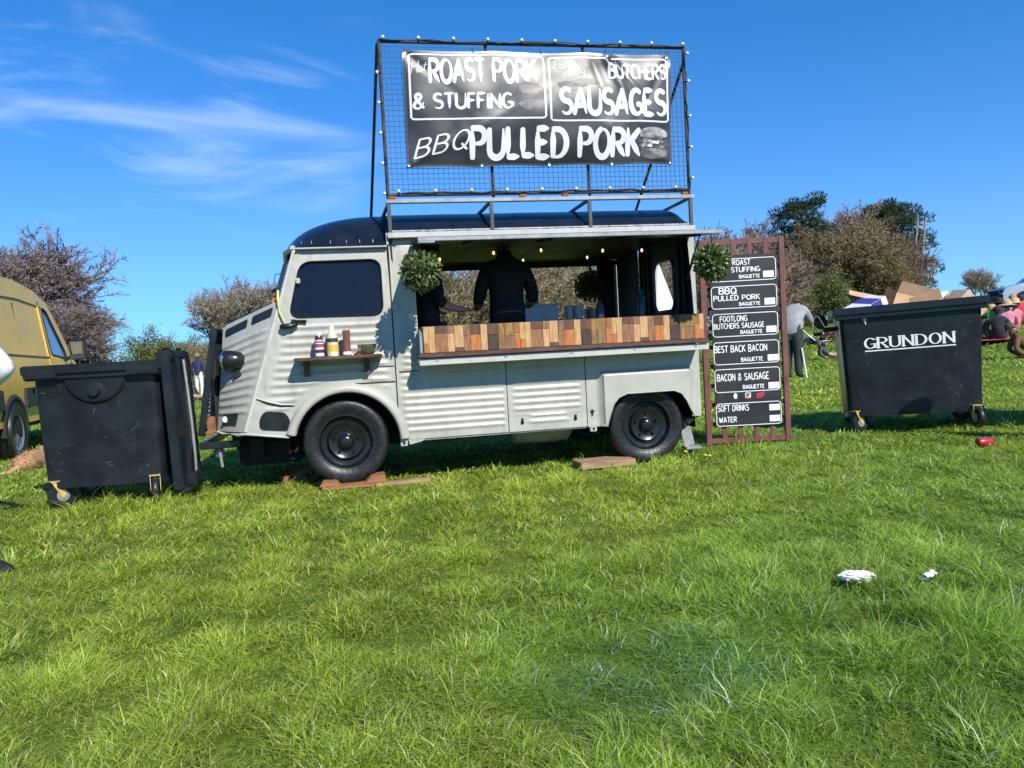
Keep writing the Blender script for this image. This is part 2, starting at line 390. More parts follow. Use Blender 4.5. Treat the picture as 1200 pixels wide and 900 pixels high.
# ================================================================== GROUND
def sp(x, k): return k*math.log1p(math.exp(min(40, x/k)))
def gz(x, y):
    z = .9*math.tanh(.03*sp(x-2.8, .5)/.9) + 2.2*math.tanh(.10*sp(x-9, 1.5)/2.2)*sstep(9, 24, y)
    z += .012*math.sin(x*1.3+.4)*math.sin(y*1.1)*sstep(1.2, 3, y)
    z -= .03*math.exp(-((x-1.0)**2/1.0+(y-6.4)**2/.5))
    return z
def build_ground():
    def axis(lim, n, p): 
        t = np.linspace(-1, 1, n); return np.sign(t)*np.abs(t)**p*lim
    xs = axis(900, 150, 3.4); ys = axis(900, 150, 3.4)+6
    mb = MB(); n = len(ys)
    mb.v = [(x, y, gz(x, y)) for x in xs for y in ys]
    mb.f = [(i*n+j, (i+1)*n+j, (i+1)*n+j+1, i*n+j+1) for i in range(len(xs)-1) for j in range(n-1)]; mb.m = [0]*len(mb.f)
    m = bpy.data.materials.new('turf'); m.use_nodes = True; t = m.node_tree; N = t.nodes; L = t.links; b = N['Principled BSDF']
    b.inputs['Roughness'].default_value = .95; b.inputs['Specular IOR Level'].default_value = .1
    co = N.new('ShaderNodeTexCoord')
    def noise(s, d=6, st=None):
        n_ = N.new('ShaderNodeTexNoise'); n_.inputs['Scale'].default_value = s; n_.inputs['Detail'].default_value = d; n_.inputs['Roughness'].default_value = .65
        if st:
            mp_ = N.new('ShaderNodeMapping'); mp_.inputs['Scale'].default_value = st; L.new(co.outputs['Object'], mp_.inputs[0]); L.new(mp_.outputs[0], n_.inputs['Vector'])
        else: L.new(co.outputs['Object'], n_.inputs['Vector'])
        return n_
    a = noise(38, 8); c = noise(.5, 4); e = noise(6, 4)
    r1 = N.new('ShaderNodeValToRGB'); L.new(a.outputs[0], r1.inputs[0])
    r1.color_ramp.elements[0].position = .3; r1.color_ramp.elements[0].color = (.050,.085,.012,1); r1.color_ramp.elements[1].position = .72; r1.color_ramp.elements[1].color = (.19,.275,.04,1)
    r2 = N.new('ShaderNodeValToRGB'); L.new(c.outputs[0], r2.inputs[0]); r2.color_ramp.elements[0].position = .35; r2.color_ramp.elements[0].color = (.8,.95,.8,1); r2.color_ramp.elements[1].position = .65; r2.color_ramp.elements[1].color = (1.2,1.05,.95,1)
    mx = N.new('ShaderNodeMix'); mx.data_type = 'RGBA'; mx.blend_type = 'MULTIPLY'; mx.inputs['Factor'].default_value = 1; L.new(r1.outputs[0], mx.inputs[6]); L.new(r2.outputs[0], mx.inputs[7])
    r3 = N.new('ShaderNodeValToRGB'); L.new(e.outputs[0], r3.inputs[0]); r3.color_ramp.elements[0].color = (.7,.75,.7,1); r3.color_ramp.elements[0].position = .35; r3.color_ramp.elements[1].color = (1.15,1.12,1.1,1); r3.color_ramp.elements[1].position = .6
    mx2 = N.new('ShaderNodeMix'); mx2.data_type = 'RGBA'; mx2.blend_type = 'MULTIPLY'; mx2.inputs['Factor'].default_value = 1; L.new(mx.outputs[2], mx2.inputs[6]); L.new(r3.outputs[0], mx2.inputs[7])
    L.new(mx2.outputs[2], b.inputs['Base Color'])
    bp = N.new('ShaderNodeBump'); bp.inputs['Strength'].default_value = .8; bp.inputs['Distance'].default_value = .03; L.new(a.outputs[0], bp.inputs['Height']); L.new(bp.outputs[0], b.inputs['Normal'])
    o = mb.build('ground', m, smooth=180, normals=False); tag(o, 'sunlit green grass field rising gently to the right', 'ground', kind='structure')
build_ground()

# ================================================================== FOOD VAN
VO = Vector((-1.307, 5.9215, 0)); VRZ = R(11)
van = empty('food_van', VO, VRZ, 'pale grey corrugated vintage food van with black roof and open serving hatch', 'food van')
VW = 1.95
def V2W(x, y, z): return VO + Matrix.Rotation(VRZ, 3, 'Z') @ Vector((x, y, z))

def ribs(z, z0, pitch, A):
    c = .5+.5*math.cos(2*PI*(z-z0)/pitch); return A*c**1.4
def xmask(x, a, b, s=.035): return sstep(a, a+s, x)*sstep(b, b-s, x)

# --- cab side -----------------------------------------------------
AP0, AP1 = (-.30, 1.855), (-.746, .482)     # windscreen pillar line
def apx(z): return AP0[0]+(AP1[0]-AP0[0])*(AP0[1]-z)/(AP0[1]-AP1[1])
AC = (.018, .335); AR = .405
archpts = [(AC[0]+AR*math.cos(R(a)), AC[1]+AR*math.sin(R(a))) for a in np.linspace(167, 3, 26)]
def cab_outer(x1=.408): return [AP0, AP1, (-.60, .455), (-.40, .425)]+archpts+[(x1, .345), (x1, 1.86)]
win = rpoly([(-.255, 1.748), (.345, 1.753), (.345, 1.322), (-.36, 1.332)], .085, 6)
def cab_y(x, z):
    y = 0.0
    lo = apx(z)+.09
    # ribs below the window, fading round the wheel arch and along the pillar
    m = xmask(x, lo, .375, .05)*sstep(1.285, 1.255, z)*sstep(.60, .64, z)
    d = math.hypot(x-AC[0], z-AC[1]); m *= sstep(.50, .55, d) if z > .33 else 0
    y -= ribs(z, 1.255, .0615, .0120)*m
    # raised rim round the window and a pressed border along the pillar
    e = 1-sstep(.0, .035, abs(x-apx(z)-.035)); y -= .008*e
    y += .012*math.exp(-((x+.0)**2)/.5)*0
    # tumble home
    y += max(0, z-1.3)**2*.10
    return y
def make_cab(side):
    yy = (lambda x, z: cab_y(x, z)) if side == 0 else (lambda x, z: VW-cab_y(x, z))
    mb = MB(); sheet(mb, cab_outer(), [win], lambda x, z: (x, yy(x, z), z), dx=.035, dz=.0105)
    o = mb.build('cab_side', M['paint'], van, smooth=60)
    s = -1 if side == 0 else 1
    # glass and its rubber seal
    g = MB(); P = rpoly([(-.255, 1.748), (.345, 1.753), (.345, 1.322), (-.36, 1.332)], .085, 6)
    off = .006 if side == 0 else VW-.006
    g.add([(x, yy(x, z)-s*.010, z) for x, z in P], [tuple(range(len(P)))])
    g.build('cab_window', M['glass'], van)
    sl = MB(); sl.tube([(x, yy(x, z)+s*.003, z) for x, z in P+P[:1]], .0075, 6, cap=False); sl.build('window_seal', M['black'], o, smooth=60)
    # wheel arch flange
    fl = MB(); prof = [(.475, .001), (.465, -.022), (.445, -.040), (.420, -.044), (.402, -.034), (.398, .06)]
    prof = [(r_, h if side == 0 else VW-h) for r_, h in prof]
    fl.lathe(prof, (AC[0], 0, AC[1]), 'y', 40, R(2), R(166)); fl.build('wheel_arch', M['paint'], van, smooth=70)
    # door shut lines: dark seams
    se = MB(); yo = -.0015 if side == 0 else VW+.0015
    return o
cab0 = make_cab(0); make_cab(1)
# door seams and crease moulding
sm = MB()
sm.box(.4085, .4155, -.001, .02, .345, 1.86); sm.build('door_gap', M['under'], van)
sm = MB(); sm.tube([(-.66, -.006, .742), (-.56, -.014, .705), (-.46, -.016, .675), (-.36, -.012, .668)], [.004,.008,.008,.003], 6); sm.build('crease_moulding', M['paint2'], cab0, smooth=60)
sm = MB(); sm.tube([(-.66, -.004, .730), (-.56, -.010, .692), (-.46, -.012, .663), (-.38, -.006, .656)], [.002,.004,.004,.002], 5); sm.build('door_crease_shade_strip', M['under'], cab0)  # dark strip laid in as the shadow under the crease moulding
sm = MB(); sm.box(.10, .405, -.006, .004, .795, .803); sm.build('door_bottom_gap', M['under'], cab0)
sm = MB(); sm.box(.27, .405, -.006, .004, .918, .923); sm.build('door_lower_seam', M['under'], cab0)
# pillar moulding
sm = MB(); sm.bar((AP0[0]+.012, -.004, AP0[1]), (AP1[0]+.012, -.004, AP1[1]), .022, .02, up=(0,1,0)); sm.build('pillar_moulding', M['paint2'], van, bevel=.004)
# door handle, lock, hinges
hd = MB(); hd.tube([(-.425, -.035, 1.262), (-.39, -.05, 1.262), (-.335, -.048, 1.268), (-.30, -.03, 1.276)], [.018,.023,.02,.011], 8); hd.tube([(-.40, .0, 1.262), (-.40, -.045, 1.262)], .012, 8); hd.build('door_handle', M['black'], van, smooth=50)
hd = MB(); hd.tube([(-.325, -.01, 1.302), (-.235, -.025, 1.296)], .011, 8); hd.box(-.345, -.315, -.03, .0, 1.288, 1.315); hd.build('window_latch', M['black'], van, smooth=50)
for zz_ in (1.605,):
    hd = MB(); hd.box(-.295, -.262, -.02, .012, zz_-.022, zz_+.022); hd.build('door_hinge', M['paint2'], van, bevel=.006)
hd = MB(); hd.tube([(.437, -.016, 1.372), (.437, .004, 1.372)], .028, 12); hd.build('door_latch', M['paint'], van, smooth=50, bevel=.004)
# lower front corner cover
P = rpoly([(-.625, .585), (-.585, .632), (-.44, .615), (-.405, .56), (-.412, .475), (-.63, .500)], .035, 4)
c_ = MB(); c_.prism(P, -.018, .01); c_.build('intake_cover', M['black'], van, bevel=.004)
# --- nose ---------------------------------------------------------
def nose_pt(u, v, side=0):
    # u 0 at the pillar .. 1 at the front, v 0 bottom .. 1 top
    A = Vector((-.43, .004, 1.462)); B = Vector((-.892, .30, 1.288)); C = Vector((-.988, .30, .487)); D = Vector((-.742, .004, .482))
    p = (D.lerp(C, u)).lerp(A.lerp(B, u), v)
    z = p.z; mk = sstep(.05, .12, u)*sstep(.97, .92, u)*sstep(.86, .82, v)*sstep(.10, .14, v)
    nrm = Vector((-.55, -.835, 0))
    ph = (v*.80)
    p = p+nrm*(ribs(ph, 0.02, .056, .0115)*mk + .012*math.sin(PI*u))
    if side: p.y = VW-p.y
    return p
for side in (0, 1):
    mb = MB(); mb.grid(lambda u, v: nose_pt(u, v, side), 16, 100); nose = mb.build('nose_panel', M['paint'], van, smooth=60)
    for (u0, u1) in ((.06, .42), (.50, .93)):
        mb = MB(); q = rrect(u0, u1, .895, .965, .02, 3)
        vs = [nose_pt(u, v, side)+Vector((-.004, -.006 if side == 0 else .006, 0)) for u, v in q]
        mb.add(vs, [tuple(range(len(vs)))]); mb.build('air_vent', mat('vent_dark', (.010,.013,.022), .55), nose)
    mb = MB(); q = rrect(.30, .78, .055, .155, .02, 3); vs = [nose_pt(u, v, side)+Vector((-.005, -.008 if side == 0 else .008, 0)) for u, v in q]; mb.add(vs, [tuple(range(len(vs)))]); lp = mb.build('indicator_opening', M['under'], nose)
    mb = MB(); c0 = nose_pt(.68, .105, side)+Vector((-.010, -.014 if side == 0 else .014, 0)); mb.ball(c0, (.022, .012, .026), 10, 6); mb.build('indicator_bulb', M['card'], nose, smooth=180)
# lower lip of the nose: a bent sheet edge
mb = MB(); mb.tube([(-.985,.30,.480),(-.93,.235,.463),(-.87,.16,.470),(-.80,.075,.458),(-.742,.0,.470),(-.60,-.006,.448),(-.42,-.01,.420)], [.010,.014,.009,.015,.011,.010,.007], 6); mb.build('nose_lip', M['paint2'], van, smooth=60)
# bonnet between the side panels
def bonnet(u, v):
    A = Vector((-.43, .0, 1.462)); B = Vector((-.892, .30, 1.288)); a = A.lerp(B, u); b = Vector((a.x, VW-a.y, a.z))
    p = a.lerp(b, v); p.z += .06*math.sin(PI*v)+ribs(v*1.6, 0, .08, .008)*sstep(.05,.1,v)*sstep(.95,.9,v); return p
mb = MB(); mb.grid(bonnet, 8, 120); mb.build('bonnet', M['paint'], van, smooth=60)
# windscreen, centre bar, scuttle
for k in (0, 1):
    def ws(u, v, k=k):
        z = 1.48+v*(1.83-1.48); y = (.03+u*.945) if k == 0 else (.975+u*.945)
        return (apx(z)-.14*(1-abs(y-.975)/.975)-.002, y, z)
    mb = MB(); mb.grid(ws, 4, 4); mb.build('windscreen_pane', M['glass'], van)
mb = MB(); mb.bar((apx(1.46)-.15, .975, 1.45), (apx(1.85)-.15, .975, 1.85), .035); mb.build('windscreen_bar', M['paint'], van, bevel=.005)
mb = MB(); mb.tube([(-.30,.012,1.855),(-.38,.3,1.86),(-.44,.975,1.865),(-.38,1.65,1.86),(-.30,1.938,1.855)], .022, 8); mb.build('windscreen_header', M['paint2'], van, smooth=60)
# grille: black frame standing proud of the nose
gf = MB()
def gpt(y, z, t=0): x = -1.105+(z-.46)/(1.28-.46)*.150-t; return (x, y, z)
for y in (.275, 1.675):
    gf.bar(gpt(y, .455), gpt(y, 1.283), .05, .035, up=(0,1,0))
gf.bar(gpt(.26, 1.27), gpt(1.69, 1.27), .05, .035); gf.bar(gpt(.26, .47), gpt(1.69, .47), .05, .035)
grille = gf.build('grille_frame', M['black'], van, bevel=.006)
gm = MB()
for i in range(24): z = .50+i*.033; gm.bar(gpt(.3, z), gpt(1.65, z), .01, .006)
for i in range(40): y = .31+i*.034; gm.bar(gpt(y, .48), gpt(y, 1.26), .006)
gm.build('grille_mesh', M['grey'], grille)
gm = MB(); gm.box(-1.0, -.97, .33, 1.62, .50, 1.25); gm.build('radiator', M['under'], van)
gm = MB(); gm.box(-1.06, -1.0, .29, .36, .47, .60); gm.box(-1.075, -1.02, .28, .33, .455, .49); gm.build('grille_bracket', M['rust'], van, bevel=.008)
# bumper
mb = MB(); mb.box(-1.115, -.815, .215, .255, .352, .408); mb.box(-1.115, -1.065, .22, 1.73, .352, .408); mb.box(-1.115, -.80, 1.69, 1.73, .352, .408); mb.build('bumper', M['black'], van, bevel=.006)
mb = MB(); mb.tube([(-.98,.27,.355),(-.965,.27,.20)], .012, 8); mb.ball((-.99,.31,.31), (.045,.03,.045), 10, 6); mb.build('tow_shackle', M['grey'], van, smooth=50)
# headlight pods
for y0, s in ((.145, 1), (VW-.145, -1)):
    hl = MB(); prof = [(.0, .160), (.03, .157), (.058, .135), (.074, .09), (.080, .04), (.079, .0), (.070, -.012), (.0, -.016)]
    hl.lathe([(r_, h) for r_, h in prof], (0, 0, 0), 'x', 22); hl.xf(Matrix.Translation((-.878, y0, 1.03)) @ Matrix.Rotation(R(-6)*s, 4, 'Z')); pod = hl.build('headlight', M['black'], van, smooth=60)
    hb = MB(); hb.lathe([(.085,-.004),(.086,.012),(.079,.014)], (0,0,0), 'x', 22); hb.lathe([(.070,-.012),(.04,-.030),(0,-.036)], (0,0,0), 'x', 22); hb.xf(Matrix.Translation((-.880, y0, 1.03)) @ Matrix.Rotation(R(-6)*s, 4, 'Z')); hb.build('headlight_bezel', M['steel'], pod, smooth=60)
    br = MB(); br.box(-.815, -.750, y0-.02, y0+.06, .895, .968); br.tube([(-.84, y0, .955), (-.84, y0+.01, 1.0)], .02, 8); br.build('headlight_bracket', M['black'], pod, bevel=.004)
# strap and mirror hanging at the pillar
mb = MB(); pts = [(-.428,-.02,1.54),(-.430,-.035,1.46),(-.425,-.03,1.38),(-.395,-.03,1.30)]
for a, b in zip(pts, pts[1:]): mb.bar(a, b, .016, .004, up=(0,1,0))
mb.build('yellow_strap', mat('yellow_webbing', (.55,.53,.16), .8), van)
mb = MB(); mb.tube([(-.43,-.01,1.545),(-.455,-.01,1.60),(-.44,.0,1.66),(-.40,.02,1.668)], .004, 6); mb.build('mirror_wire', M['steel'], van, smooth=60)
mb = MB(); mb.tube([(-.43,.0,1.55),(-.475,.02,1.535)], .014, 8); mb.build('wiper_motor', M['black'], van, smooth=60)
mb = MB(); mb.prism([(-.475,1.50),(-.445,1.50),(-.46,1.30),(-.53,1.25)], .05, .06); mb.build('orange_reflector', mat('orange_plastic', (.45,.13,.03), .4), van)

# --- body side ----------------------------------------------------
BX0, BX1 = .418, 2.95
HX0, HX1, HZ0, HZ1 = .605, 2.893, .955, 1.872
rarch = [(2.095,.325),(2.118,.40),(2.160,.505),(2.205,.555),(2.28,.583),(2.69,.583),(2.755,.555),(2.80,.49),(2.83,.42),(2.868,.352)]
def body_y(x, z):
    y = 0.0
    m1 = xmask(x, .44, 1.275, .04)*sstep(.375, .40, z)*sstep(.865, .84, z)
    m2 = xmask(x, 1.32, 1.915, .04)*sstep(.455, .48, z)*sstep(.865, .84, z)
    m3 = xmask(x, .455, .592, .03)*sstep(.87, .90, z)*sstep(1.36, 1.33, z)
    m2b = xmask(x, 1.44, 1.80, .04)*sstep(.375,.40,z)*sstep(.475,.45,z)
    y -= ribs(z, .405, .0535, .0115)*max(m1, m2, m3, m2b)
    # rear wing: a pressed bulge
    f = sstep(2.050, 2.085, x)*sstep(2.872, 2.84, x)*sstep(.785, .745, z)
    y -= .062*f
    # upper pillar crease
    y += .010*math.exp(-((x-.468)/.008)**2)*sstep(1.38,1.42,z)*sstep(1.88,1.84,z)
    y -= .006*xmask(x,.475,.6,.02)*sstep(1.38,1.42,z)*sstep(1.88,1.85,z)
    return y+max(0, z-1.3)**2*.10*sstep(3.2,2.2,x)
pan = [
 ('front_side_panel', [(BX0,.335),(1.284,.335),(1.284,HZ0),(HX0,HZ0),(HX0,HZ1),(2.885,HZ1),(2.885,1.905),(BX0,1.905)]),
 ('access_flap', [(1.291,.333),(1.943,.333),(1.943,HZ0),(1.291,HZ0)]),
 ('rear_quarter_panel', [(1.950,.325)]+rarch+[(BX1,.350),(BX1,1.905),(2.888,1.905),(2.888,HZ1),(HX1,HZ1),(2.93,1.05),(2.93,HZ0),(1.950,HZ0)])]
for nm, P in pan:
    mb = MB(); sheet(mb, P, [], lambda x, z: (x, body_y(x, z), z), dx=.03, dz=.0105); pp = mb.build(nm, M['paint'], van, smooth=60)
    if nm == 'access_flap':
        for x in (1.40, 1.845):
            q = MB(); q.box(x-.006, x+.006, -.022, 0, .40, .44); q.box(x-.012, x+.012, -.012, 0, .395, .412); q.build('flap_catch', M['black'], pp, bevel=.002)
    if nm == 'rear_quarter_panel':
        q = MB(); q.tube([(x, body_y(min(x,2.83), .5)+.004, z) for x, z in rarch], .007, 6); q.build('arch_edge', M['paint'], pp, smooth=60)
        q = MB(); q.box(1.975, 2.01, -.012, .0, .452, .458); q.box(1.985, 1.995, -.014, .0, .42, .47); q.build('flap_hook', M['black'], pp)
    if nm == 'front_side_panel':
        q = MB(); q.box(.44,.60,-.008,.002,.868,.874); q.build('panel_seam', M['under'], pp)
for a_ in (1.2835, 1.9425):
    mb = MB(); mb.box(a_, a_+.008, .004, .02, .334, HZ0); mb.build('panel_gap', M['under'], van)
# jacking points and sill flange
for x in (.445, 1.995):
    mb = MB(); mb.box(x-.028, x+.028, -.004, .03, .285, .335); a = mb.build('jacking_bracket', M['paint'], van, bevel=.004)
    mb = MB(); mb.box(x-.009, x+.009, -.006, -.0042, .298, .320); mb.build('bracket_slot', M['under'], a)
mb = MB(); mb.prism([(.48,.333),(.62,.333),(.58,.312),(.49,.295)], .002, .012); mb.build('sill_gusset', M['paint'], van)
mb = MB(); mb.box(.47, 1.94, .012, .05, .318, .335); mb.build('sill', M['paint'], van, bevel=.003)
# far side with its own opening
mb = MB(); sheet(mb, [(BX0,.335),(BX1,.335),(BX1,1.905),(BX0,1.905)], [[(.62,.95),(2.88,.95),(2.88,1.845),(.62,1.845)], [(a,b) for a,b in [(2.10,.336),(2.16,.505),(2.28,.583),(2.69,.583),(2.80,.49),(2.86,.336)]]], lambda x, z: (x, VW-body_y(x, z)*.5, z), dx=.08, dz=.02)
mb.build('far_side_panel', M['paint'], van, smooth=60)
# rear wall with a rounded window and a door gap
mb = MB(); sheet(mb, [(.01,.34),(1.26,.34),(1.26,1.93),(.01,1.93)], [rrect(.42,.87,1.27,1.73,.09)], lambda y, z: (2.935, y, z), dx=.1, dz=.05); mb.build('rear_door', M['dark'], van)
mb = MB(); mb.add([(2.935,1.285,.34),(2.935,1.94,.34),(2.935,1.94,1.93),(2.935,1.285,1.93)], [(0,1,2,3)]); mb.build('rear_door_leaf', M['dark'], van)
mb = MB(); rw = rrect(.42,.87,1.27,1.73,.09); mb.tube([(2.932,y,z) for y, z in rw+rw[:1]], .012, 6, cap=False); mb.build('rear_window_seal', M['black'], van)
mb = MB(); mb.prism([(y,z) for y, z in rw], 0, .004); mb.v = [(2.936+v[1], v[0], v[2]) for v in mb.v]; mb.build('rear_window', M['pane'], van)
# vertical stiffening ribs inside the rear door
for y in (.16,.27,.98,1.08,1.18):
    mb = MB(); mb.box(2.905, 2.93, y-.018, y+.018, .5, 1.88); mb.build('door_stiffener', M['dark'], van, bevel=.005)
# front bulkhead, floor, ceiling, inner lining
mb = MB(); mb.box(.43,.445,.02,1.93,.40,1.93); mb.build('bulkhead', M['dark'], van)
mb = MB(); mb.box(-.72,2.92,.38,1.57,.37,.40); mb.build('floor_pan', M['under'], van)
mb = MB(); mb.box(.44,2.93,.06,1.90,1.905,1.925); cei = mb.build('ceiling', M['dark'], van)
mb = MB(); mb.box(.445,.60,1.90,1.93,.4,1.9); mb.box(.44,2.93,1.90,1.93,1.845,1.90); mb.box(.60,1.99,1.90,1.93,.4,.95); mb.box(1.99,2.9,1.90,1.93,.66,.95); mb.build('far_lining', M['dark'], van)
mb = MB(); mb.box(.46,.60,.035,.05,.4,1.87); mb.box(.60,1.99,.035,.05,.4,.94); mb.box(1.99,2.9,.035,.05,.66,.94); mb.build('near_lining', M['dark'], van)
# chassis, axles, tank, exhaust, wheel wells
mb = MB(); mb.box(-.7,2.85,.35,.45,.27,.37); mb.box(-.7,2.85,1.5,1.6,.27,.37); mb.box(-.75,-.65,.3,1.65,.25,.40); mb.box(-.10,.10,.35,1.6,.22,.37); mb.tube([(2.5,.15,.30),(2.5,1.8,.30)], .04, 8); mb.tube([(0,.15,.33),(0,1.8,.33)], .03, 8); mb.box(-.72,-.1,.55,1.4,.30,.9); mb.build('chassis', M['under'], van)
mb = MB(); mb.lathe([(0,.55),(.10,.545),(.155,.50),(.165,.3),(.155,.05),(.10,.005),(0,0)], (1.36,.42,.31), 'x', 20); mb.v = [(x,y,.31+(z-.31)*.80) for x,y,z in mb.v]; mb.build('fuel_tank', M['grey'], van, smooth=60)
for (cx, r_, z1) in ((.018,.45,.335),(2.48,.43,.30)):
    for y0, y1 in ((.04,.36),(1.59,1.91)):
        mb = MB(); mb.lathe([(r_,y0),(r_,y1),(.0,y1)] if y0 < 1 else [(r_,y1),(r_,y0),(0,y0)], (cx,0,z1-.02), 'y', 24, R(-4), R(184)); mb.build('wheel_well', M['under'], van, smooth=50)
mb = MB(); mb.box(-.86,-.36,.42,1.5,.17,.46); mb.box(-.92,-.80,.5,1.4,.30,.48); mb.build('nose_shade_block', M['under'], van, bevel=.03)  # dark boxes added to fill in the shade below the nose
# rear stay and step
mb = MB(); mb.bar((2.90,.28,.32),(2.955,.28,.06), .10, .012, up=(0,1,0)); mb.box(2.90,3.04,.22,.34,.035,.058); mb.build('rear_stay', M['grey'], van, bevel=.004)
mb = MB(); mb.prism([(2.80,.34),(2.93,.345),(2.86,.29),(2.80,.24)], .03, .20); mb.build('rear_mudflap', M['under'], van)
# --- wheels ---------------------------------------------------------
def make_wheel(cx, cz, y, s):
    wh = bpy.data.objects.new('wheel', None); col.objects.link(wh); wh.parent = van; wh.location = (cx, y, cz); wh.empty_display_size = .1
    t = MB(); RR = .332
    t.lathe([(.212,.004),(.225,-.006),(.262,-.018),(.300,-.020),(.318,-.010),(.328,.012),(.332,.035),(.332,.120),(.326,.145),(.30,.165),(.25,.165),(.212,.15)], (0,0,0), 'y', 48); ty = t.build('tyre', M['rubber'], wh, smooth=50)
    g = MB()
    for yy_ in (.035,.065,.095,.125): g.lathe([(.3335,yy_-.004),(.3335,yy_+.004)], (0,0,0), 'y', 48)
    g.build('tread_groove', M['under'], ty)
    q = MB(); q.lathe([(.206,.004),(.214,-.004),(.222,-.004),(.226,.002)], (0,0,0), 'y', 48); q.build('tyre_bead', M['rubber'], ty, smooth=50)
    r_ = MB(); r_.lathe([(.212,.010),(.209,-.006),(.203,-.007),(.196,.010),(.188,.034),(.170,.040),(.150,.040),(.144,.034),(.140,.016),(.132,.008),(.122,.012),(.100,.022),(.080,.024),(.066,.022),(.0,.022)], (0,0,0), 'y', 48); ri = r_.build('rim', M['rim'], wh, smooth=40)
    h = MB(); h.lathe([(.062,.022),(.060,.006),(.054,-.010),(.040,-.022),(.022,-.028),(0,-.029)], (0,0,0), 'y', 24); h.build('hub_cap', M['rim'], wh, smooth=50)
    for k in range(5):
        a = R(90+72*k); b = MB(); b.lathe([(.013,.026),(.013,.006),(.008,-.002),(0,-.002)], (.094*math.cos(a),0,.094*math.sin(a)), 'y', 8); b.build('wheel_nut', M['rim'], wh, smooth=30)
    if s < 0: wh.rotation_euler = (0, 0, PI)
    return wh
make_wheel(.0, .352, .05, 1); make_wheel(2.475, .305, .045, 1); make_wheel(.0, .345, VW-.05, -1); make_wheel(2.475, .305, VW-.045, -1)
# --- roof -------------------------------------------------------------
def rprof(y): return 1-abs((y-.975)/.975)**4
def yarc(t):   # parameter 0..1 -> y with denser samples at the edges
    return .975-.975*math.cos(PI*t)
def roof_pt(u, v):
    x = .40+u*(2.935-.40); y = yarc(v); e = 1-max(0, (x-2.84)/.10)**2.2 if x > 2.84 else 1
    z = 1.958+.225*rprof(y)*max(0, e)**.5
    z += .0025*math.sin(x*9)*math.sin(y*7)
    return (x, y-.012*(1-2*v), z)
mb = MB(); us = 44; mb.grid(roof_pt, us, 28); mb.build('roof', M['roof'], van, smooth=70)
def croof(u, v):
    y = yarc(v); xf = -.305-.13*(1-((y-.975)/.975)**2); t = 1-u; x = .402-t*(.402-xf)
    h = .328*max(0, 1-t**2.5)**.58
    return (x, y-.006*(1-2*v), 1.857+h*rprof(y))
mb = MB(); mb.grid(lambda u, v: croof(1-(1-u)**1.0 if u > .0 else 0, v), 40, 28)
cr_ = mb.build('cab_roof', M['roof'], van, smooth=70)
for x in (-.235,-.16,-.02,.10,.20,.30):
    q = MB(); q.bar((x,.001,1.880),(x,.004,1.905), .004, .006); q.build('rain_rail_clip', M['steel'], cr_)
mb = MB(); mb.box(-.31,.405,-.006,.016,1.842,1.858); mb.box(-.31,.405,-.020,-.006,1.842,1.850); mb.build('cab_gutter', M['paint2'], van, bevel=.003)
mb = MB(); mb.box(.415,2.955,-.035,.008,1.906,1.948); mb.box(.415,2.955,-.02,.0,1.948,1.956); mb.build('roof_gutter', M['paint2'], van, bevel=.006)
mb = MB(); mb.box(.415,2.955,VW-.008,VW+.035,1.906,1.948); mb.build('roof_gutter', M['paint2'], van, bevel=.006)
mb = MB(); mb.box(.402,.418,-.004,.03,1.86,1.95); mb.build('roof_step', M['paint'], van)
mb = MB(); mb.tube([(.43,-.012,1.958),(2.94,-.012,1.958)], .010, 8); mb.build('roof_bead', mat('silver_sealant', (.24,.245,.25), .28, var=.5, vs=18, bump=.8, bs=25), van, smooth=60)
# --- serving hatch lid (open as an awning) -----------------------------
lid = MB(); L0 = [(.595,-.004,1.880),(2.915,-.004,1.880),(2.925,-.56,1.822),(.60,-.56,1.822)]
lid.add([*L0, *[(a,b,c-.022) for a,b,c in L0]], [(0,1,2,3),(7,6,5,4),(0,4,5,1),(1,5,6,2),(2,6,7,3),(3,7,4,0)])
lo_ = lid.build('hatch_lid', mat('hatch_lid_black', (.02,.023,.03), .5, var=.25), van)
q = MB(); q.bar((.60,-.563,1.812),(2.925,-.563,1.812), .012, .028, up=(0,0,1)); q.build('lid_edge_trim', M['grey'], lo_, bevel=.003)
q = MB(); q.box(.60,.72,-.57,-.50,1.785,1.80); q.build('lid_corner_bracket', M['grey'], lo_, bevel=.003)
for x in (1.0,1.6,2.2,2.75):
    q = MB(); q.bar((x,-.02,1.850),(x,-.54,1.793), .03, .02); q.build('lid_rib', M['dark'], lo_)
for x, s in ((.615,1),(2.885,-1)):
    q = MB(); q.tube([(x,.03,1.50),(x,-.14,1.70)], .011, 8); q.tube([(x,-.14,1.70),(x,-.26,1.835)], .006, 8); q.build('gas_strut', M['black'], van, smooth=50)
# far lid, open
flid = MB(); L0 = [(.62,VW+.004,1.865),(2.88,VW+.004,1.865),(2.88,VW+.62,1.93),(.62,VW+.62,1.93)]
flid.add([*L0, *[(a,b,c-.02) for a,b,c in L0]], [(0,1,2,3),(7,6,5,4),(0,4,5,1),(1,5,6,2),(2,6,7,3),(3,7,4,0)]); flid.build('far_hatch_lid', MATS['hatch_lid_black'], van)
q = MB(); q.tube([(2.84,VW-.02,1.30),(2.72,VW+.3,1.88)], .014, 8); q.build('far_strut', M['black'], van)
q = MB(); q.box(2.70,2.88,VW-.06,VW-.03,.95,1.85); q.build('far_flap', M['dark'], van)
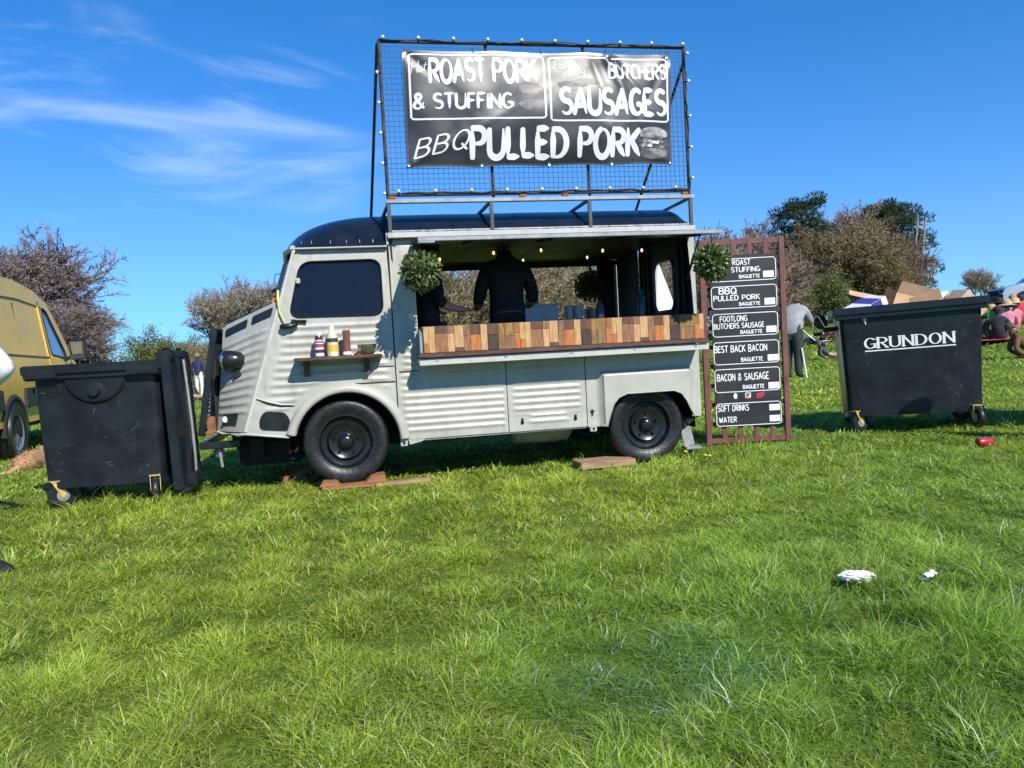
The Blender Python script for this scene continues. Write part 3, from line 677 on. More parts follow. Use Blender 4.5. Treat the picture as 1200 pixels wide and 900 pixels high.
# --- counter -----------------------------------------------------------
CY = -.20
mb = MB(); mb.box(.60,2.915,CY+.022,.03,1.003,1.185); ctr = mb.build('counter', M['grey'], van, bevel=.003)
mb = MB(); mb.box(.615,2.915,CY-.002,.30,1.186,1.206); mb.build('counter_top', M['brown'], ctr, bevel=.003)
mb = MB(); mb.box(.585,2.925,CY-.055,.03,.968,1.002); mb.build('counter_board', M['brown'], van, bevel=.004)
mb = MB(); mb.box(.585,2.935,CY-.03,.03,.930,.962); mb.box(.585,2.935,CY-.03,CY-.024,.91,.93); lip = mb.build('counter_lip', M['paint2'], van, bevel=.004)
for x in (.72,1.25,1.78,2.30,2.82):
    q = MB(); q.box(x-.012,x+.012,CY-.034,CY-.026,.938,.952); q.build('lip_bolt', M['grey'], lip, bevel=.002)
# cladding: short planks of reclaimed wood; the sequence repeats along the counter
def pm(n, c, d): return mat('clad_'+n, c, .7, c2=d, vs=9, stretch=(6,6,1.2), bump=.25, bs=40)
WD = dict(p=pm('pale',(.54,.34,.16),(.38,.21,.085)), q=pm('peach',(.58,.34,.17),(.42,.21,.095)), t=pm('tan',(.32,.16,.07),(.17,.075,.032)), o=pm('orange',(.50,.19,.045),(.33,.105,.025)),
 b=pm('brown',(.15,.07,.035),(.07,.032,.018)), d=pm('dark',(.065,.04,.03),(.03,.019,.015)), g=pm('grey_tan',(.29,.16,.085),(.14,.07,.035)), y=pm('ochre',(.34,.18,.05),(.15,.075,.022)))
# columns: (width, [(fraction, wood), ...] from the top)
seq = [(.030,[(.65,'q'),(.35,'o')]),(.036,[(1,'p')]),(.072,[(.28,'b'),(.72,'t')]),(.040,[(.3,'t'),(.7,'q')]),(.052,[(.85,'p'),(.15,'b')]),(.040,[(.4,'g'),(.6,'t')]),(.060,[(.38,'b'),(.62,'o')]),(.040,[(1,'p')]),
       (.064,[(.42,'b'),(.58,'d')]),(.036,[(1,'y'),]),(.058,[(.5,'y'),(.5,'g')]),(.034,[(.4,'y'),(.6,'o')])]
x = .628; i = 0; pr = random.Random(3)
while x < 2.905:
    wd, stack = seq[i % len(seq)]; wd *= 1.33; x1 = min(x+wd, 2.915)
    if x1-x < .012: break
    z = 1.204
    for fr, c in stack:
        z0 = z-fr*.200; j = pr.uniform(0,.006)
        q = MB(); q.box(x+.0008, x1-.0008, CY-.004-j, CY+.021, z0+.0008, z-.0008); q.build('plank', WD[c], ctr, bevel=.0015, seg=1); z = z0
    x = x1; i += 1
dk_b = mat('amber_bottle', (.10,.045,.02), .3)
# --- interior fittings ---------------------------------------------------
mb = MB(); mb.box(1.55,2.05,1.15,1.62,1.02,1.40); mb.box(1.53,2.07,1.13,1.64,1.40,1.415); gr = mb.build('griddle', mat('worn_steel', (.30,.31,.32), .4, metal=.6, var=.2), van, bevel=.004)
mb = MB(); mb.box(1.545,2.055,1.14,1.16,1.20,1.205); mb.tube([(1.93,1.15,1.13),(1.93,1.12,1.13)], .022, 12); mb.build('griddle_knob', M['black'], gr, smooth=50)
mb = MB(); mb.box(1.02,2.9,1.12,1.86,.92,1.02); mb.box(1.02,1.06,1.12,1.86,.4,.92); mb.box(2.85,2.89,1.12,1.86,.4,.92); mb.build('work_bench', mat('bench_steel', (.20,.21,.22), .35, metal=.6), van, bevel=.004)
mb = MB(); mb.box(2.12,2.70,1.2,1.75,1.021,1.26); mb.build('chiller', mat('chiller_dark', (.03,.033,.04), .4), van, bevel=.01)
mb = MB(); mb.box(1.10,1.40,1.25,1.6,1.021,1.25); mb.build('fryer', MATS['worn_steel'], van, bevel=.01)
mb = MB(); mb.lathe([(0,1.21),(.035,1.21),(.036,1.30),(.018,1.34),(.016,1.36),(0,1.362)], (2.13,.10,0), 'z', 14); mb.build('squeeze_bottle', mat('dark_bottle', (.02,.022,.03), .3), van, smooth=50)
mb = MB(); mb.lathe([(0,1.21),(.03,1.21),(.032,1.38),(.015,1.40),(.014,1.44),(0,1.442)], (2.52,.16,0), 'z', 14); mb.build('pump_bottle', mat('teal_bottle', (.02,.05,.07), .3), van, smooth=50)
mb = MB(); mb.box(.70,1.0,1.2,1.7,.4,1.22); mb.box(.72,.98,1.22,1.68,1.22,1.30); mb.build('drinks_fridge', MATS['chiller_dark'], van, bevel=.012)
for k, (x, y) in enumerate(((2.20,1.3),(2.30,1.32),(2.25,1.42))):
    mb = MB(); mb.lathe([(0,1.262),(.035,1.262),(.045,1.40),(0,1.40)], (x,y,0), 'z', 14); mb.build('cup_stack', M['card'], van, smooth=50)
mb = MB(); mb.lathe([(0,1.262),(.10,1.262),(.11,1.36),(.115,1.362),(.10,1.355),(0,1.27)], (2.5,1.45,0), 'z', 20); mb.build('pan', MATS['worn_steel'], van, smooth=50)
mb = MB(); mb.box(1.05,2.0,.02,.26,1.207,1.213); mb.build('chopping_board', mat('board_white', (.55,.55,.53), .6), van, bevel=.002)
for k, x in enumerate((1.62,1.70,1.80,1.88)):
    mb = MB(); mb.lathe([(0,1.416),(.028,1.416),(.030,1.50),(.012,1.53),(0,1.532)], (x,1.35+.03*(k%2),0), 'z', 12); mb.build('spice_bottle', (dk_b, MATS['worn_steel'])[k % 2], van, smooth=50)
# ceiling bulbs that are lit
bw = mat('warm_bulb', (.9,.7,.4), .4, emit=(1.0,.62,.25), es=2.2)
for (x,y,z) in ((.84,.30,1.77),(.88,.95,1.80),(1.28,.22,1.80),(1.74,.45,1.84),(1.74,1.2,1.845),(2.23,.25,1.795),(2.32,1.0,1.83),(2.62,.35,1.80)):
    mb = MB(); mb.ball((x,y,z), (.010,.010,.015), 10, 6); b_ = mb.build('ceiling_bulb', bw, van, smooth=180)
    q = MB(); q.tube([(x,y,z+.012),(x,y,1.905)], .004, 5); q.build('bulb_cord', M['black'], b_)
# --- shelf on the door ----------------------------------------------------
SZ = 1.02
mb = MB(); P = [(-.335,0),( .315,0),(.315,-.11),(.24,-.19),(-.29,-.20),(-.335,-.19)]
n = len(P); mb.add([(x,y,SZ-.026) for x,y in P]+[(x,y,SZ) for x,y in P], [tuple(reversed(range(n))), tuple(range(n,2*n))]+[(i,(i+1)%n,n+(i+1)%n,n+i) for i in range(n)])
shelf = mb.build('condiment_shelf', M['brown'], van, bevel=.004)
for x in (-.255, .195):
    q = MB(); q.box(x-.02,x+.02,-.055,-.012,SZ-.145,SZ-.027); q.box(x-.018,x+.018,-.15,-.055,SZ-.055,SZ-.027); q.build('shelf_bracket', M['brown'], shelf, bevel=.003)
    q = MB(); q.box(x-.019,x+.019,-.057,-.0555,SZ-.147,SZ-.11); q.build('bracket_cut_end', M['redwood'], shelf)
# ================================================================== ROOFTOP SIGN
def vthing(name, label, cat, group=None):
    return empty(name, VO, VRZ, label, cat, group)
SX0, SX1, SZ0, SZ1, SY = .437, 2.927, 2.240, 3.412, .0
sign = vthing('rooftop_sign_frame', 'rusty steel frame with wire mesh standing along the roof of the food van', 'sign frame')
mb = MB()
def pipe(a, b, r=.014, n=8): q = MB(); q.tube([a, b], r, n); return q
for nm, a, b, r_ in (('top_rail',(SX0,SY,SZ1),(SX1,SY,SZ1),.015),('bottom_rail',(SX0,SY,SZ0),(SX1,SY,SZ0),.015),('end_post',(SX0,SY,2.19),(SX0,SY,SZ1),.014),('end_post',(SX1,SY,2.19),(SX1,SY,SZ1),.014),
                     ('middle_post',(1.27,SY+.03,2.20),(1.27,SY+.03,SZ1),.012),('middle_post',(2.07,SY+.03,2.20),(2.07,SY+.03,SZ1),.012)):
    pipe(a, b, r_).build(nm, M['frame'], sign, smooth=50)
q = MB(); q.box(SX0-.02, SX1+.03, -.035, .01, 2.172, 2.202); q.build('platform_rail', M['grey'], sign, bevel=.003)
for x in (.437,1.24,2.05,2.927):
    q = MB(); q.box(x-.014,x+.014,-.03,.0,1.950,2.172); q.build('leg', mat('grey_green_steel', (.055,.065,.065), .5), sign, bevel=.003)
    q = MB(); q.bar((x,.0,2.178),(x-.04,.62,2.155), .022); q.build('brace', MATS['grey_green_steel'], sign)
pipe((.425,.01,3.40),(.315,1.15,2.165), .013).build('back_stay', M['frame'], sign, smooth=50)
pipe((2.925,.01,3.28),(2.80,1.02,2.17), .013).build('back_stay', M['frame'], sign, smooth=50)
q = MB()
nx, nz = 62, 29
for i in range(1, nx): x = SX0+(SX1-SX0)*i/nx; q.bar((x,SY-.004,SZ0),(x,SY-.004,SZ1), .0030)
for i in range(1, nz): z = SZ0+(SZ1-SZ0)*i/nz; q.bar((SX0,SY-.001,z),(SX1,SY-.001,z), .0030)
q.build('wire_mesh', mat('mesh_wire', (.028,.03,.036), .5, metal=.4, var=.3), sign)
for x in (.47,1.50,1.85,2.88):
    q = MB(); q.box(x-.025,x+.025,-.03,.01,2.205,2.226); q.build('hinge_clamp', M['rust'], sign, bevel=.003)
# --- banner ---------------------------------------------------------------
BC = {'TL':(.610,3.342),'TR':(2.797,3.345),'BR':(2.770,2.447),'BL':(.594,2.438)}
def ban(s, t, lift=0.0):
    sag = -.012*math.sin(PI*((s*3) % 1))*t**6
    x = (BC['BL'][0]*(1-s)+BC['BR'][0]*s)*(1-t)+(BC['TL'][0]*(1-s)+BC['TR'][0]*s)*t
    z = (BC['BL'][1]*(1-s)+BC['BR'][1]*s)*(1-t)+(BC['TL'][1]*(1-s)+BC['TR'][1]*s)*t + sag + .012*math.sin(PI*((s*4) % 1))*(1-t)**6
    s_c, t_c = min(1, max(0, s)), min(1, max(0, t)); y = -.030-.062*max(0, math.sin(PI*s_c))**.6*math.sin(PI*t_c**.9)
    # pulled folds running from the fixing points
    def fold(s0, t0, ang, wdt, ln, a):
        ds, dt = (s-s0)*2.18, (t-t0)*.9; u = ds*math.cos(R(ang))+dt*math.sin(R(ang)); v = -ds*math.sin(R(ang))+dt*math.cos(R(ang))
        return a*math.exp(-(v/wdt)**2)*(sstep(-.02, .08, u))*math.exp(-max(0,u)/ln) if u > -.02 else 0
    y += fold(.735,1.0,-62,.030,.40,-.022)+fold(.765,.98,-52,.022,.35,.018)+fold(.69,.97,-72,.03,.3,.010)
    y += fold(.0,.0,28,.035,.55,-.018)+fold(.03,.0,40,.04,.4,.014)+fold(.0,1.0,-40,.03,.3,.015)+fold(1.0,.0,150,.04,.5,-.014)+fold(1.,1.,-120,.03,.35,.012)
    y += fold(.47,.0,70,.05,.3,.010)+fold(.25,.0,110,.05,.3,-.010)+fold(.72,.0,75,.04,.3,-.010)
    y += .004*math.sin(s*31+t*6)*math.sin(PI*t)+.003*math.sin(s*13-t*17)
    return Vector((x, y-lift, z))
banner = vthing('banner', 'black printed banner advertising roast pork, sausages and pulled pork on the roof sign', 'banner')
pvc = mat('black_pvc', (.016,.017,.022), .44, var=.25, vs=3, spec=.62, bump=.06, bs=7)
q = MB(); q.grid(lambda u, v: ban(u, v), 130, 60); q.build('sheet', pvc, banner, smooth=180, normals=False)
pr_w = mat('banner_white_ink', (.66,.67,.69), .47, var=.05, spec=.4); pr_g = mat('banner_grey_ink', (.13,.125,.13), .45, var=.6, vs=14, spec=.4); pr_l = mat('banner_light_grey_ink', (.30,.29,.28), .45, var=.5, vs=16, spec=.4); pr_d = mat('banner_dark_ink', (.04,.038,.04), .45, var=.7, vs=22, spec=.4)
# hem
q = MB()
for a, b in (((0,1),(1,1)),((0,0),(1,0)),((0,0),(0,1)),((1,0),(1,1))):
    p = [(a[0]+(b[0]-a[0])*i/40, a[1]+(b[1]-a[1])*i/40) for i in range(41)]
    p = [(min(.9955,max(.0045,s_)), min(.992,max(.008,t_))) for s_, t_ in p]
    stroke(q, p, lambda t, d: .0045 if abs(d.y) > .5 else .009, lambda x, y, l: ban(x, y, l), .0012, .02, cap=False)
q.build('hem', mat('banner_hem', (.07,.072,.08), .3, spec=.6), banner)
def bt(name, s, x0, x1, y0, y1, wf, mt=pr_w, **k):
    q = MB(); lettering(q, s, x0, x1, y0, y1, lambda x, y, l: ban(x, y, l), wf, lift=.0030, **k); return q.build(name, mt, banner)
def brush(w_):   # heavy brush: blunt start, drawn-out end on down strokes
    def f(t, d):
        # loaded brush: blunt, slightly swelling, then drawn out to a point
        return w_*(.92+.22*math.sin(2.6*t))*(1-.62*max(0, t-.62)/.38)
    return f
bt('lettering', 'ROAST PORK', .094,.476,.725,.925, brush(.105), gap=.13, jit=.03, seed=4)
bt('lettering', '& STUFFING', .032,.385,.492,.618, brush(.092), gap=.15, jit=.02, seed=5)
bt('lettering', 'BUTCHERS', .755,.978,.77,.90, brush(.105), gap=.12, jit=.02, seed=6)
bt('lettering', 'SAUSAGES', .565,.975,.445,.665, brush(.108), gap=.14, jit=.02, seed=7)
bt('lettering', 'PULLED', .235,.585,.075,.315, brush(.108), gap=.17, jit=.03, seed=8)
bt('lettering', 'PORK', .635,.868,.075,.315, brush(.108), gap=.16, jit=.03, seed=9)
thin = lambda t, d: .036*(1.1-.4*abs(t-.5))
bt('lettering', 'BBQ', .028,.215,.075,.235, lambda t, d: .048*(1.15-.4*abs(t-.5)), gap=.22, slant=.25, rise=.085, seed=2)
bt('lettering', 'Hot', .026,.080,.79,.90, thin, slant=.25, rise=.03, gap=.1)
bt('lettering', 'Foot', .545,.603,.835,.93, thin, slant=.2, rise=.02, gap=.08)
bt('lettering', 'Long', .602,.66,.775,.86, thin, slant=.2, rise=.03, gap=.08)
for (x0, x1, z0, z1) in ((.022,.507,.405,.968),(.527,.986,.385,.955)):
    q = MB(); L_ = rrect(x0, x1, z0, z1, .02, 5); L_ = [(a, z0+(b-z0)) for a, b in L_]; stroke(q, L_+L_[:1], lambda t, d: .0075 if abs(d.x) > .7 else .0036, lambda x, y, l: ban(x, y, l), .0018, .03, cap=False); q.build('panel_outline', pr_w, banner)
# printed pictures: pork roll, sausages, burger
def blob(cx, cy, rx, ry, n=26, j=.12, seed=0, flat=None):
    rr = random.Random(seed); ph = [rr.uniform(0, 6) for _ in range(4)]
    out = []
    for i in range(n):
        a = 2*PI*i/n; k = 1+j*(math.sin(3*a+ph[0])*.5+math.sin(5*a+ph[1])*.3+math.sin(9*a+ph[2])*.3)
        x, y = cx+rx*k*math.cos(a), cy+ry*k*math.sin(a)
        if flat is not None: y = max(y, flat) if flat < cy else min(y, flat)
        out.append((x, y))
    return out
def pic(polys, name):
    o_ = None
    for i, (P, mt) in enumerate(polys):
        q = MB(); c = (sum(p[0] for p in P)/len(P), sum(p[1] for p in P)/len(P)); vs = []; fs = []; nr = 4; n = len(P)
        for k in range(nr+1):
            for p in P: vs.append(ban(c[0]+(p[0]-c[0])*k/nr, c[1]+(p[1]-c[1])*k/nr, .0016+.0003*i))
        for k in range(nr):
            for j in range(n): fs.append((k*n+j, k*n+(j+1)%n, (k+1)*n+(j+1)%n, (k+1)*n+j))
        q.add(vs, fs); q.build(name, mt, banner)
pic([(blob(.45,.60,.055,.125,seed=1), pr_d),(blob(.455,.52,.045,.05,seed=2), pr_g),(blob(.45,.66,.045,.04,seed=3), pr_g)], 'printed_pork_roll')
pic([(blob(.61,.70,.055,.035,seed=4), pr_d),(blob(.665,.735,.05,.03,seed=5), pr_g),(blob(.60,.665,.03,.02,seed=6), pr_g)], 'printed_sausages')
bur = [(blob(.925,.275,.058,.06,j=.03,flat=.225,seed=7), pr_l),(blob(.925,.105,.055,.06,j=.03,flat=.14,seed=8), pr_g),(blob(.925,.185,.062,.045,j=.25,seed=9), pr_d)]
rb = random.Random(5)
for k in range(16): bur.append((blob(.925+rb.uniform(-.05,.05), .175+rb.uniform(-.045,.05), rb.uniform(.006,.013), rb.uniform(.008,.016), 9, .3, k), rb.choice((pr_w, pr_l, pr_l, pr_g))))
bur.append((blob(.925,.245,.05,.012,seed=30), pr_g))
pic(bur, 'printed_burger')
for s_, t_ in [(.012,.978),(.25,.985),(.50,.985),(.75,.985),(.985,.978),(.008,.02),(.27,.015),(.52,.015),(.76,.015),(.99,.02)]:
    p = ban(s_, t_, .004); q = MB(); q.lathe([(.005,-.002),(.012,-.003),(.013,.001)], p, 'y', 10); q.build('eyelet', M['steel'], banner)
    g = ban(s_, t_); e = (g.x+.02*(-1 if s_ < .1 else (1 if s_ > .9 else 0)), -.012, min(SZ1, g.z+.055) if t_ > .5 else g.z-.012)
    q = MB(); q.tube([g+Vector((0,-.006,0)), e], .003, 5); q.build('cable_tie', M['black'], banner)
# --- festoon lights on the frame ----------------------------------------------
fest = vthing('festoon_lights', 'string of small clear bulbs clipped round the edge of the roof sign', 'string lights')
bulb_m = mat('pearl_bulb', (.80,.76,.66), .25, var=.05)
pts = []
for i in range(10): pts.append((.47+i*.272, SZ1+.020, 0, 1))
for i in range(5): pts.append((SX1+.022, 3.36-i*.255+(.03 if i == 1 else 0), 1, 0))
for i in range(5): pts.append((SX0-.02, 3.17-i*.23, -1, 0))
for i in range(9): pts.append((.52+i*.285, SZ0+.022, 0, 1))
cab = MB()
corners = [(SX0-.004,-.02,SZ0+.004),(SX0-.004,-.02,SZ1+.006),(SX1+.006,-.02,SZ1+.006),(SX1+.006,-.02,SZ0+.01),(SX0,-.02,SZ0+.01)]
path = []
fr_ = random.Random(2)
for a, b in zip(corners, corners[1:]):
    for k in range(24): 
        t = k/24; path.append(tuple(a[i]+(b[i]-a[i])*t+fr_.uniform(-.008,.008) for i in range(3)))
cab.tube(path, .005, 5); cab.build('cable', M['black'], fest, smooth=60)
for (x, z, dx, dz) in pts:
    q = MB(); q.ball((x+dx*.006, -.02, z+dz*.004), (.0135,.0135,.0135), 10, 6); q.build('bulb', bulb_m, fest, smooth=180)
    q = MB(); q.tube([(x-dx*.022,-.02,z-dz*.022),(x-dx*.004,-.02,z-dz*.004)], .009, 8); q.build('lamp_holder', M['black'], fest, smooth=50)

# ================================================================== TOPIARY BALLS
leafM = leafmat('topiary_leaf', .4, .2)
def topiary(c, r, label, hang, seed):
    rr = np.random.default_rng(seed); root = empty('topiary_ball', c, 0, label, 'topiary ball', 'artificial box balls hung at the hatches')
    vs, fs, cs = [], [], []
    n = 1150
    for i in range(n):
        d = rr.normal(size=3); d /= np.linalg.norm(d); rad = r*(rr.uniform(.62, 1.0)); p = d*rad
        t = np.cross(d, rr.normal(size=3)); t /= np.linalg.norm(t); ax = d*rr.uniform(.5,1)+t*rr.uniform(.2,.9); ax /= np.linalg.norm(ax)
        sd_ = np.cross(ax, d+rr.normal(size=3)*.3); sd_ /= np.linalg.norm(sd_); L_ = rr.uniform(.028,.044); W = L_*.30; nn = np.cross(ax, sd_)
        b = len(vs)
        vs += [p, p+ax*L_*.45+sd_*W+nn*.002, p+ax*L_, p+ax*L_*.45-sd_*W+nn*.002, p+ax*L_*.5-nn*.004]
        fs += [(b,b+1,b+4),(b+1,b+2,b+4),(b+2,b+3,b+4),(b+3,b,b+4)]
        g = rr.uniform(.6,1.25); k = rr.uniform(); c0 = np.array((.10,.155,.048))*g if k < .62 else np.array((.20,.235,.09))*g
        cs += [c0*.8, c0, c0*1.25, c0, c0]
    colmesh('leaves', vs, fs, cs, leafM, root)
    q = MB(); q.ball((0,0,0), r*.74, 16, 10); q.build('core', mat('topiary_core', (.018,.03,.012), .9), root, smooth=180)
    q = MB(); q.tube([(0,0,r*.7),(hang[0]*.3,hang[1]*.3,hang[2]*.6),hang], .004, 5); q.build('hanging_wire', M['black'], root)
    return root
topiary(V2W(.615,-.47,1.595), .140, 'round leafy topiary ball hanging by the cab door end of the hatch', (0,0,.215), 1)
topiary(V2W(2.865,-.50,1.585), .132, 'round leafy topiary ball hanging in front of the menu board', (0,0,.22), 2)
topiary(V2W(2.66,VW+.10,1.64), .165, 'round leafy topiary ball seen through the van at its far hatch', (0,0,.235), 3)

# ================================================================== CONDIMENTS ON THE SHELF
def vloc(x, y, z): return V2W(x, y, z)
def bottle(loc, prof, body, label, name='sauce_bottle', cat='bottle', bands=(), cap=None, tilt=0):
    root = empty(name, loc, VRZ, label, cat, ry=tilt)
    q = MB(); q.lathe(prof, (0,0,0), 'z', 20); q.build('body', body, root, smooth=45)
    for (z0, z1, r_, mt) in bands:
        q = MB(); q.lathe([(r_, z0),(r_, z1)], (0,0,0), 'z', 20); q.build('label', mt, root, smooth=60)
    if cap:
        q = MB(); q.lathe(cap[0], (0,0,0), 'z', 16); q.build('cap', cap[1], root, smooth=45)
    return root
dred = mat('dark_sauce', (.10,.02,.02), .25, coat=.3); cream = mat('cream_sauce', (.62,.56,.42), .35); brn = mat('brown_sauce', (.17,.065,.035), .3, coat=.3); rl = mat('red_print', (.45,.05,.06), .5); yl = mat('yellow_print', (.62,.40,.06), .5); bl = mat('blue_print', (.06,.12,.38), .5)
bottle(vloc(-.148,-.115,SZ+.001), [(0,0),(.031,0),(.032,.01),(.031,.12),(.030,.145),(.024,.16),(0,.162)], dred, 'small dark red sauce bottle with white label on the door shelf', bands=[(.055,.125,.0328,M['card']),(.070,.098,.0332,rl),(.104,.118,.0333,bl),(.006,.028,.0332,M['card'])], cap=([(.020,.160),(.024,.162),(.022,.182),(.0,.184)], M['card']))
bottle(vloc(-.050,-.105,SZ+.001), [(0,0),(.042,0),(.044,.012),(.042,.10),(.038,.15),(.028,.185),(.016,.20),(0,.201)], cream, 'tall cream mayonnaise bottle with yellow label on the door shelf', bands=[(.035,.085,.0445,yl),(.105,.135,.0425,mat('dark_print', (.05,.04,.04), .5))], cap=([(.018,.198),(.021,.200),(.018,.222),(.008,.226),(.004,.245),(0,.246)], M['card']))
bottle(vloc(.055,-.11,SZ+.001), [(0,0),(.030,0),(.033,.008),(.033,.03),(.028,.05),(.027,.15),(.030,.175),(.028,.19),(0,.192)], brn, 'narrow brown sauce bottle beside the steel bowl on the door shelf', bands=[(.006,.028,.0337,M['card'])])
rt = empty('steel_bowl', vloc(.205,-.115,SZ+.001), VRZ, 'shiny stainless steel bowl at the end of the door shelf', 'bowl')
q = MB(); q.lathe([(0,.002),(.04,.0),(.058,.012),(.070,.05),(.073,.075),(.077,.077),(.077,.074),(.070,.072),(.066,.05),(.054,.016),(0,.008)], (0,0,0), 'z', 28); q.build('bowl_shell', M['steel'], rt, smooth=50)
rt = empty('serving_dish', vloc(.135,-.13,SZ+.001), VRZ, 'low dark tray behind the steel bowl on the door shelf', 'tray')
q = MB(); q.lathe([(0,.002),(.03,0),(.034,.012),(.032,.012),(.028,.004),(0,.004)], (0,0,0), 'z', 18); q.build('dish', brn, rt, smooth=50)

# ================================================================== WOODEN BLOCKS UNDER THE WHEELS
def wood_block(name, label, parts, loc, rz, group='timber blocks under the wheels'):
    root = empty(name, loc, rz, label, 'timber block', group)
    for nm, mb_, mt in parts: mb_.build(nm, mt, root, bevel=.004)
orange = mat('orange_timber', (.36,.15,.06), .7, c2=(.22,.10,.045), vs=6, stretch=(1,7,7), bump=.3)
p = V2W(.02,.02,0)
a = MB(); a.box(-.22,.25,-.11,.11,.0,.024)
b = MB(); b.add([(-.24,-.10,.0241),(-.08,-.10,.0241),(-.08,.10,.0241),(-.24,.10,.0241),(-.21,-.10,.062),(-.11,-.10,.062),(-.11,.10,.062),(-.21,.10,.062)], [(0,3,2,1),(4,5,6,7),(0,1,5,4),(1,2,6,5),(2,3,7,6),(3,0,4,7)])
c = MB(); c.add([(.10,-.10,.0241),(.27,-.10,.0241),(.27,.10,.0241),(.10,.10,.0241),(.15,-.10,.072),(.26,-.10,.082),(.26,.10,.082),(.15,.10,.072)], [(0,3,2,1),(4,5,6,7),(0,1,5,4),(1,2,6,5),(2,3,7,6),(3,0,4,7)])
wood_block('wheel_chock', 'orange-brown timber board with two wedges under the front wheel of the food van', [('board', a, orange), ('wedge', b, orange), ('wedge', c, orange)], (p.x, p.y, gz(p.x, p.y)+.006), VRZ)
p = V2W(.42,-.05,0); a = MB(); a.box(-.22,.22,-.04,.04,0,.03); wood_block('timber_offcut', 'thin pale timber offcut lying right of the front wheel in the grass', [('plank', a, M['plank'])], (p.x,p.y,gz(p.x,p.y)), VRZ+R(6))
p = V2W(2.06,.03,0); a = MB(); a.box(-.22,.25,-.13,.13,0,.055); wood_block('timber_ramp', 'short brown plank lying in front of the rear wheel of the food van', [('plank', a, M['plank'])], (p.x,p.y,gz(p.x,p.y)+.012), VRZ+R(2))
p = V2W(-.48,.62,0); a = MB(); a.bar((0,0,.03),(.34,.1,.20),.08,.05); a.box(-.1,.12,-.04,.10,0,.05); wood_block('timber_prop', 'slanted brown timber leaning in the dark under the van nose', [('plank', a, M['rust'])], (p.x,p.y,gz(p.x,p.y)), VRZ)

# ================================================================== MENU BOARD
mbd = empty('menu_board', (1.775,7.10,gz(2.1,7.1)), R(0), 'tall red-brown trellis with black menu panels behind the rear of the food van', 'menu board')
TW, TH_ = .785, 1.90
for nm, x0, x1, y0, y1, z0, z1 in (('side_post',0,.05,-.02,.02,0,TH_),('side_post',TW-.05,TW,-.02,.02,0,TH_),('top_rail',.05,TW-.05,-.012,.02,TH_-.058,TH_-.004),('bottom_rail',.05,TW-.05,-.012,.02,.02,.068)):
    q = MB(); q.box(x0,x1,y0,y1,z0,z1); q.build(nm, M['redwood'], mbd, bevel=.003)
for i in range(4): x = .172+i*.147; q = MB(); q.box(x-.021,x+.021,-.016,.002,.0215,TH_-.006); q.build('upright_slat', M['redwood'], mbd, bevel=.002)
for i in range(9): z = .20+i*.178; q = MB(); q.box(.052,TW-.052,.003,.018,z-.019,z+.019); q.build('cross_slat', M['redwood'], mbd, bevel=.002)
BX, BW, BZ0, BZ1 = .088, .612, .172, 1.748
q = MB(); q.box(BX,BX+BW,-.034,-.0225,BZ0,BZ1); bo = q.build('black_panel', M['board'], mbd, bevel=.002)
# u 0..1 across, v 0..1 up, on the panel face
def mf(u, z, l): return (BX+u*BW, -.0344-l, z)
rows = [
 (1.510,1.712,[('ROAST',.345,.61,1.655,1.700),('& STUFFING',.215,.75,1.590,1.632),('BAGUETTE',.44,.745,1.533,1.562)],[(.795,.955,1.530,1.588)]),
 (1.262,1.462,[('BBQ',.13,.385,1.396,1.452),('PULLED PORK',.045,.73,1.336,1.380),('BAGUETTE',.425,.735,1.283,1.312)],[(.80,.96,1.280,1.340)]),
 (1.006,1.212,[('FOOTLONG',.125,.53,1.143,1.191),('BUTCHERS SAUSAGE',.03,.78,1.078,1.124),('BAGUETTE',.425,.75,1.026,1.055)],[(.81,.965,1.026,1.084)]),
 (.750,.953,[('BEST BACK BACON',.022,.81,.862,.920),('BAGUETTE',.42,.74,.771,.804)],[(.815,.975,.764,.822)]),
 (.494,.704,[('BACON & SAUSAGE',.045,.82,.600,.660),('BAGUETTE',.43,.745,.518,.551)],[(.81,.972,.507,.565)]),
 (.182,.388,[('SOFT DRINKS',.038,.50,.318,.372),('WATER',.048,.31,.215,.262)],[(.81,.968,.305,.362),(.81,.968,.203,.260)])]
for k_, (z0, z1, lines, cards) in enumerate(rows):
    q = MB(); L_ = rrect(.012, .988, z0, z1, .03, 5)
    cz = (z0+z1)/2; zc0, zc1 = z0, z1
    L_ = []
    for cx, cz_, a in ((.988-.03*1.6, z1-.03, 0), (.012+.03*1.6, z1-.03, 90), (.012+.03*1.6, z0+.03, 180), (.988-.03*1.6, z0+.03, 270)):
        L_ += [(cx+.03*1.6*math.cos(R(a+18*i)), cz_+.03*math.sin(R(a+18*i))) for i in range(6)]
    stroke(q, L_+L_[:1], lambda t, d: .0055 if abs(d.x) < .7 else .0034, mf, .0012, .05, cap=False); q.build('panel_outline', M['white'], bo)
    for j, (s_, u0, u1, a0, a1) in enumerate(lines):
        q = MB(); W = .085 if a1-a0 > .035 else .10
        lettering(q, s_, u0, u1, a0, a1, mf, lambda t, d, W=W: W*(1.05-.25*abs(t-.5)), gap=.2, jit=.03, seed=k_*7+j, lift=.0012)
        q.build('lettering', M['white'], bo)
    for (u0, u1, a0, a1) in cards:
        q = MB(); q.box(BX+u0*BW, BX+u1*BW, -.0385, -.0345, a0, a1); cd_ = q.build('price_card', M['card'], bo)
        q = MB(); um = (u0+u1)/2; zm = (a0+a1)/2
        for dx in (-.022, .008): stroke(q, [(um+dx-.008, zm+.006), (um+dx+.008, zm+.008), (um+dx, zm-.008)], lambda t, d: .0022, mf, .0046, .02)
        q.build('pencil_mark', mat('pencil_grey', (.32,.32,.33), .7), cd_)
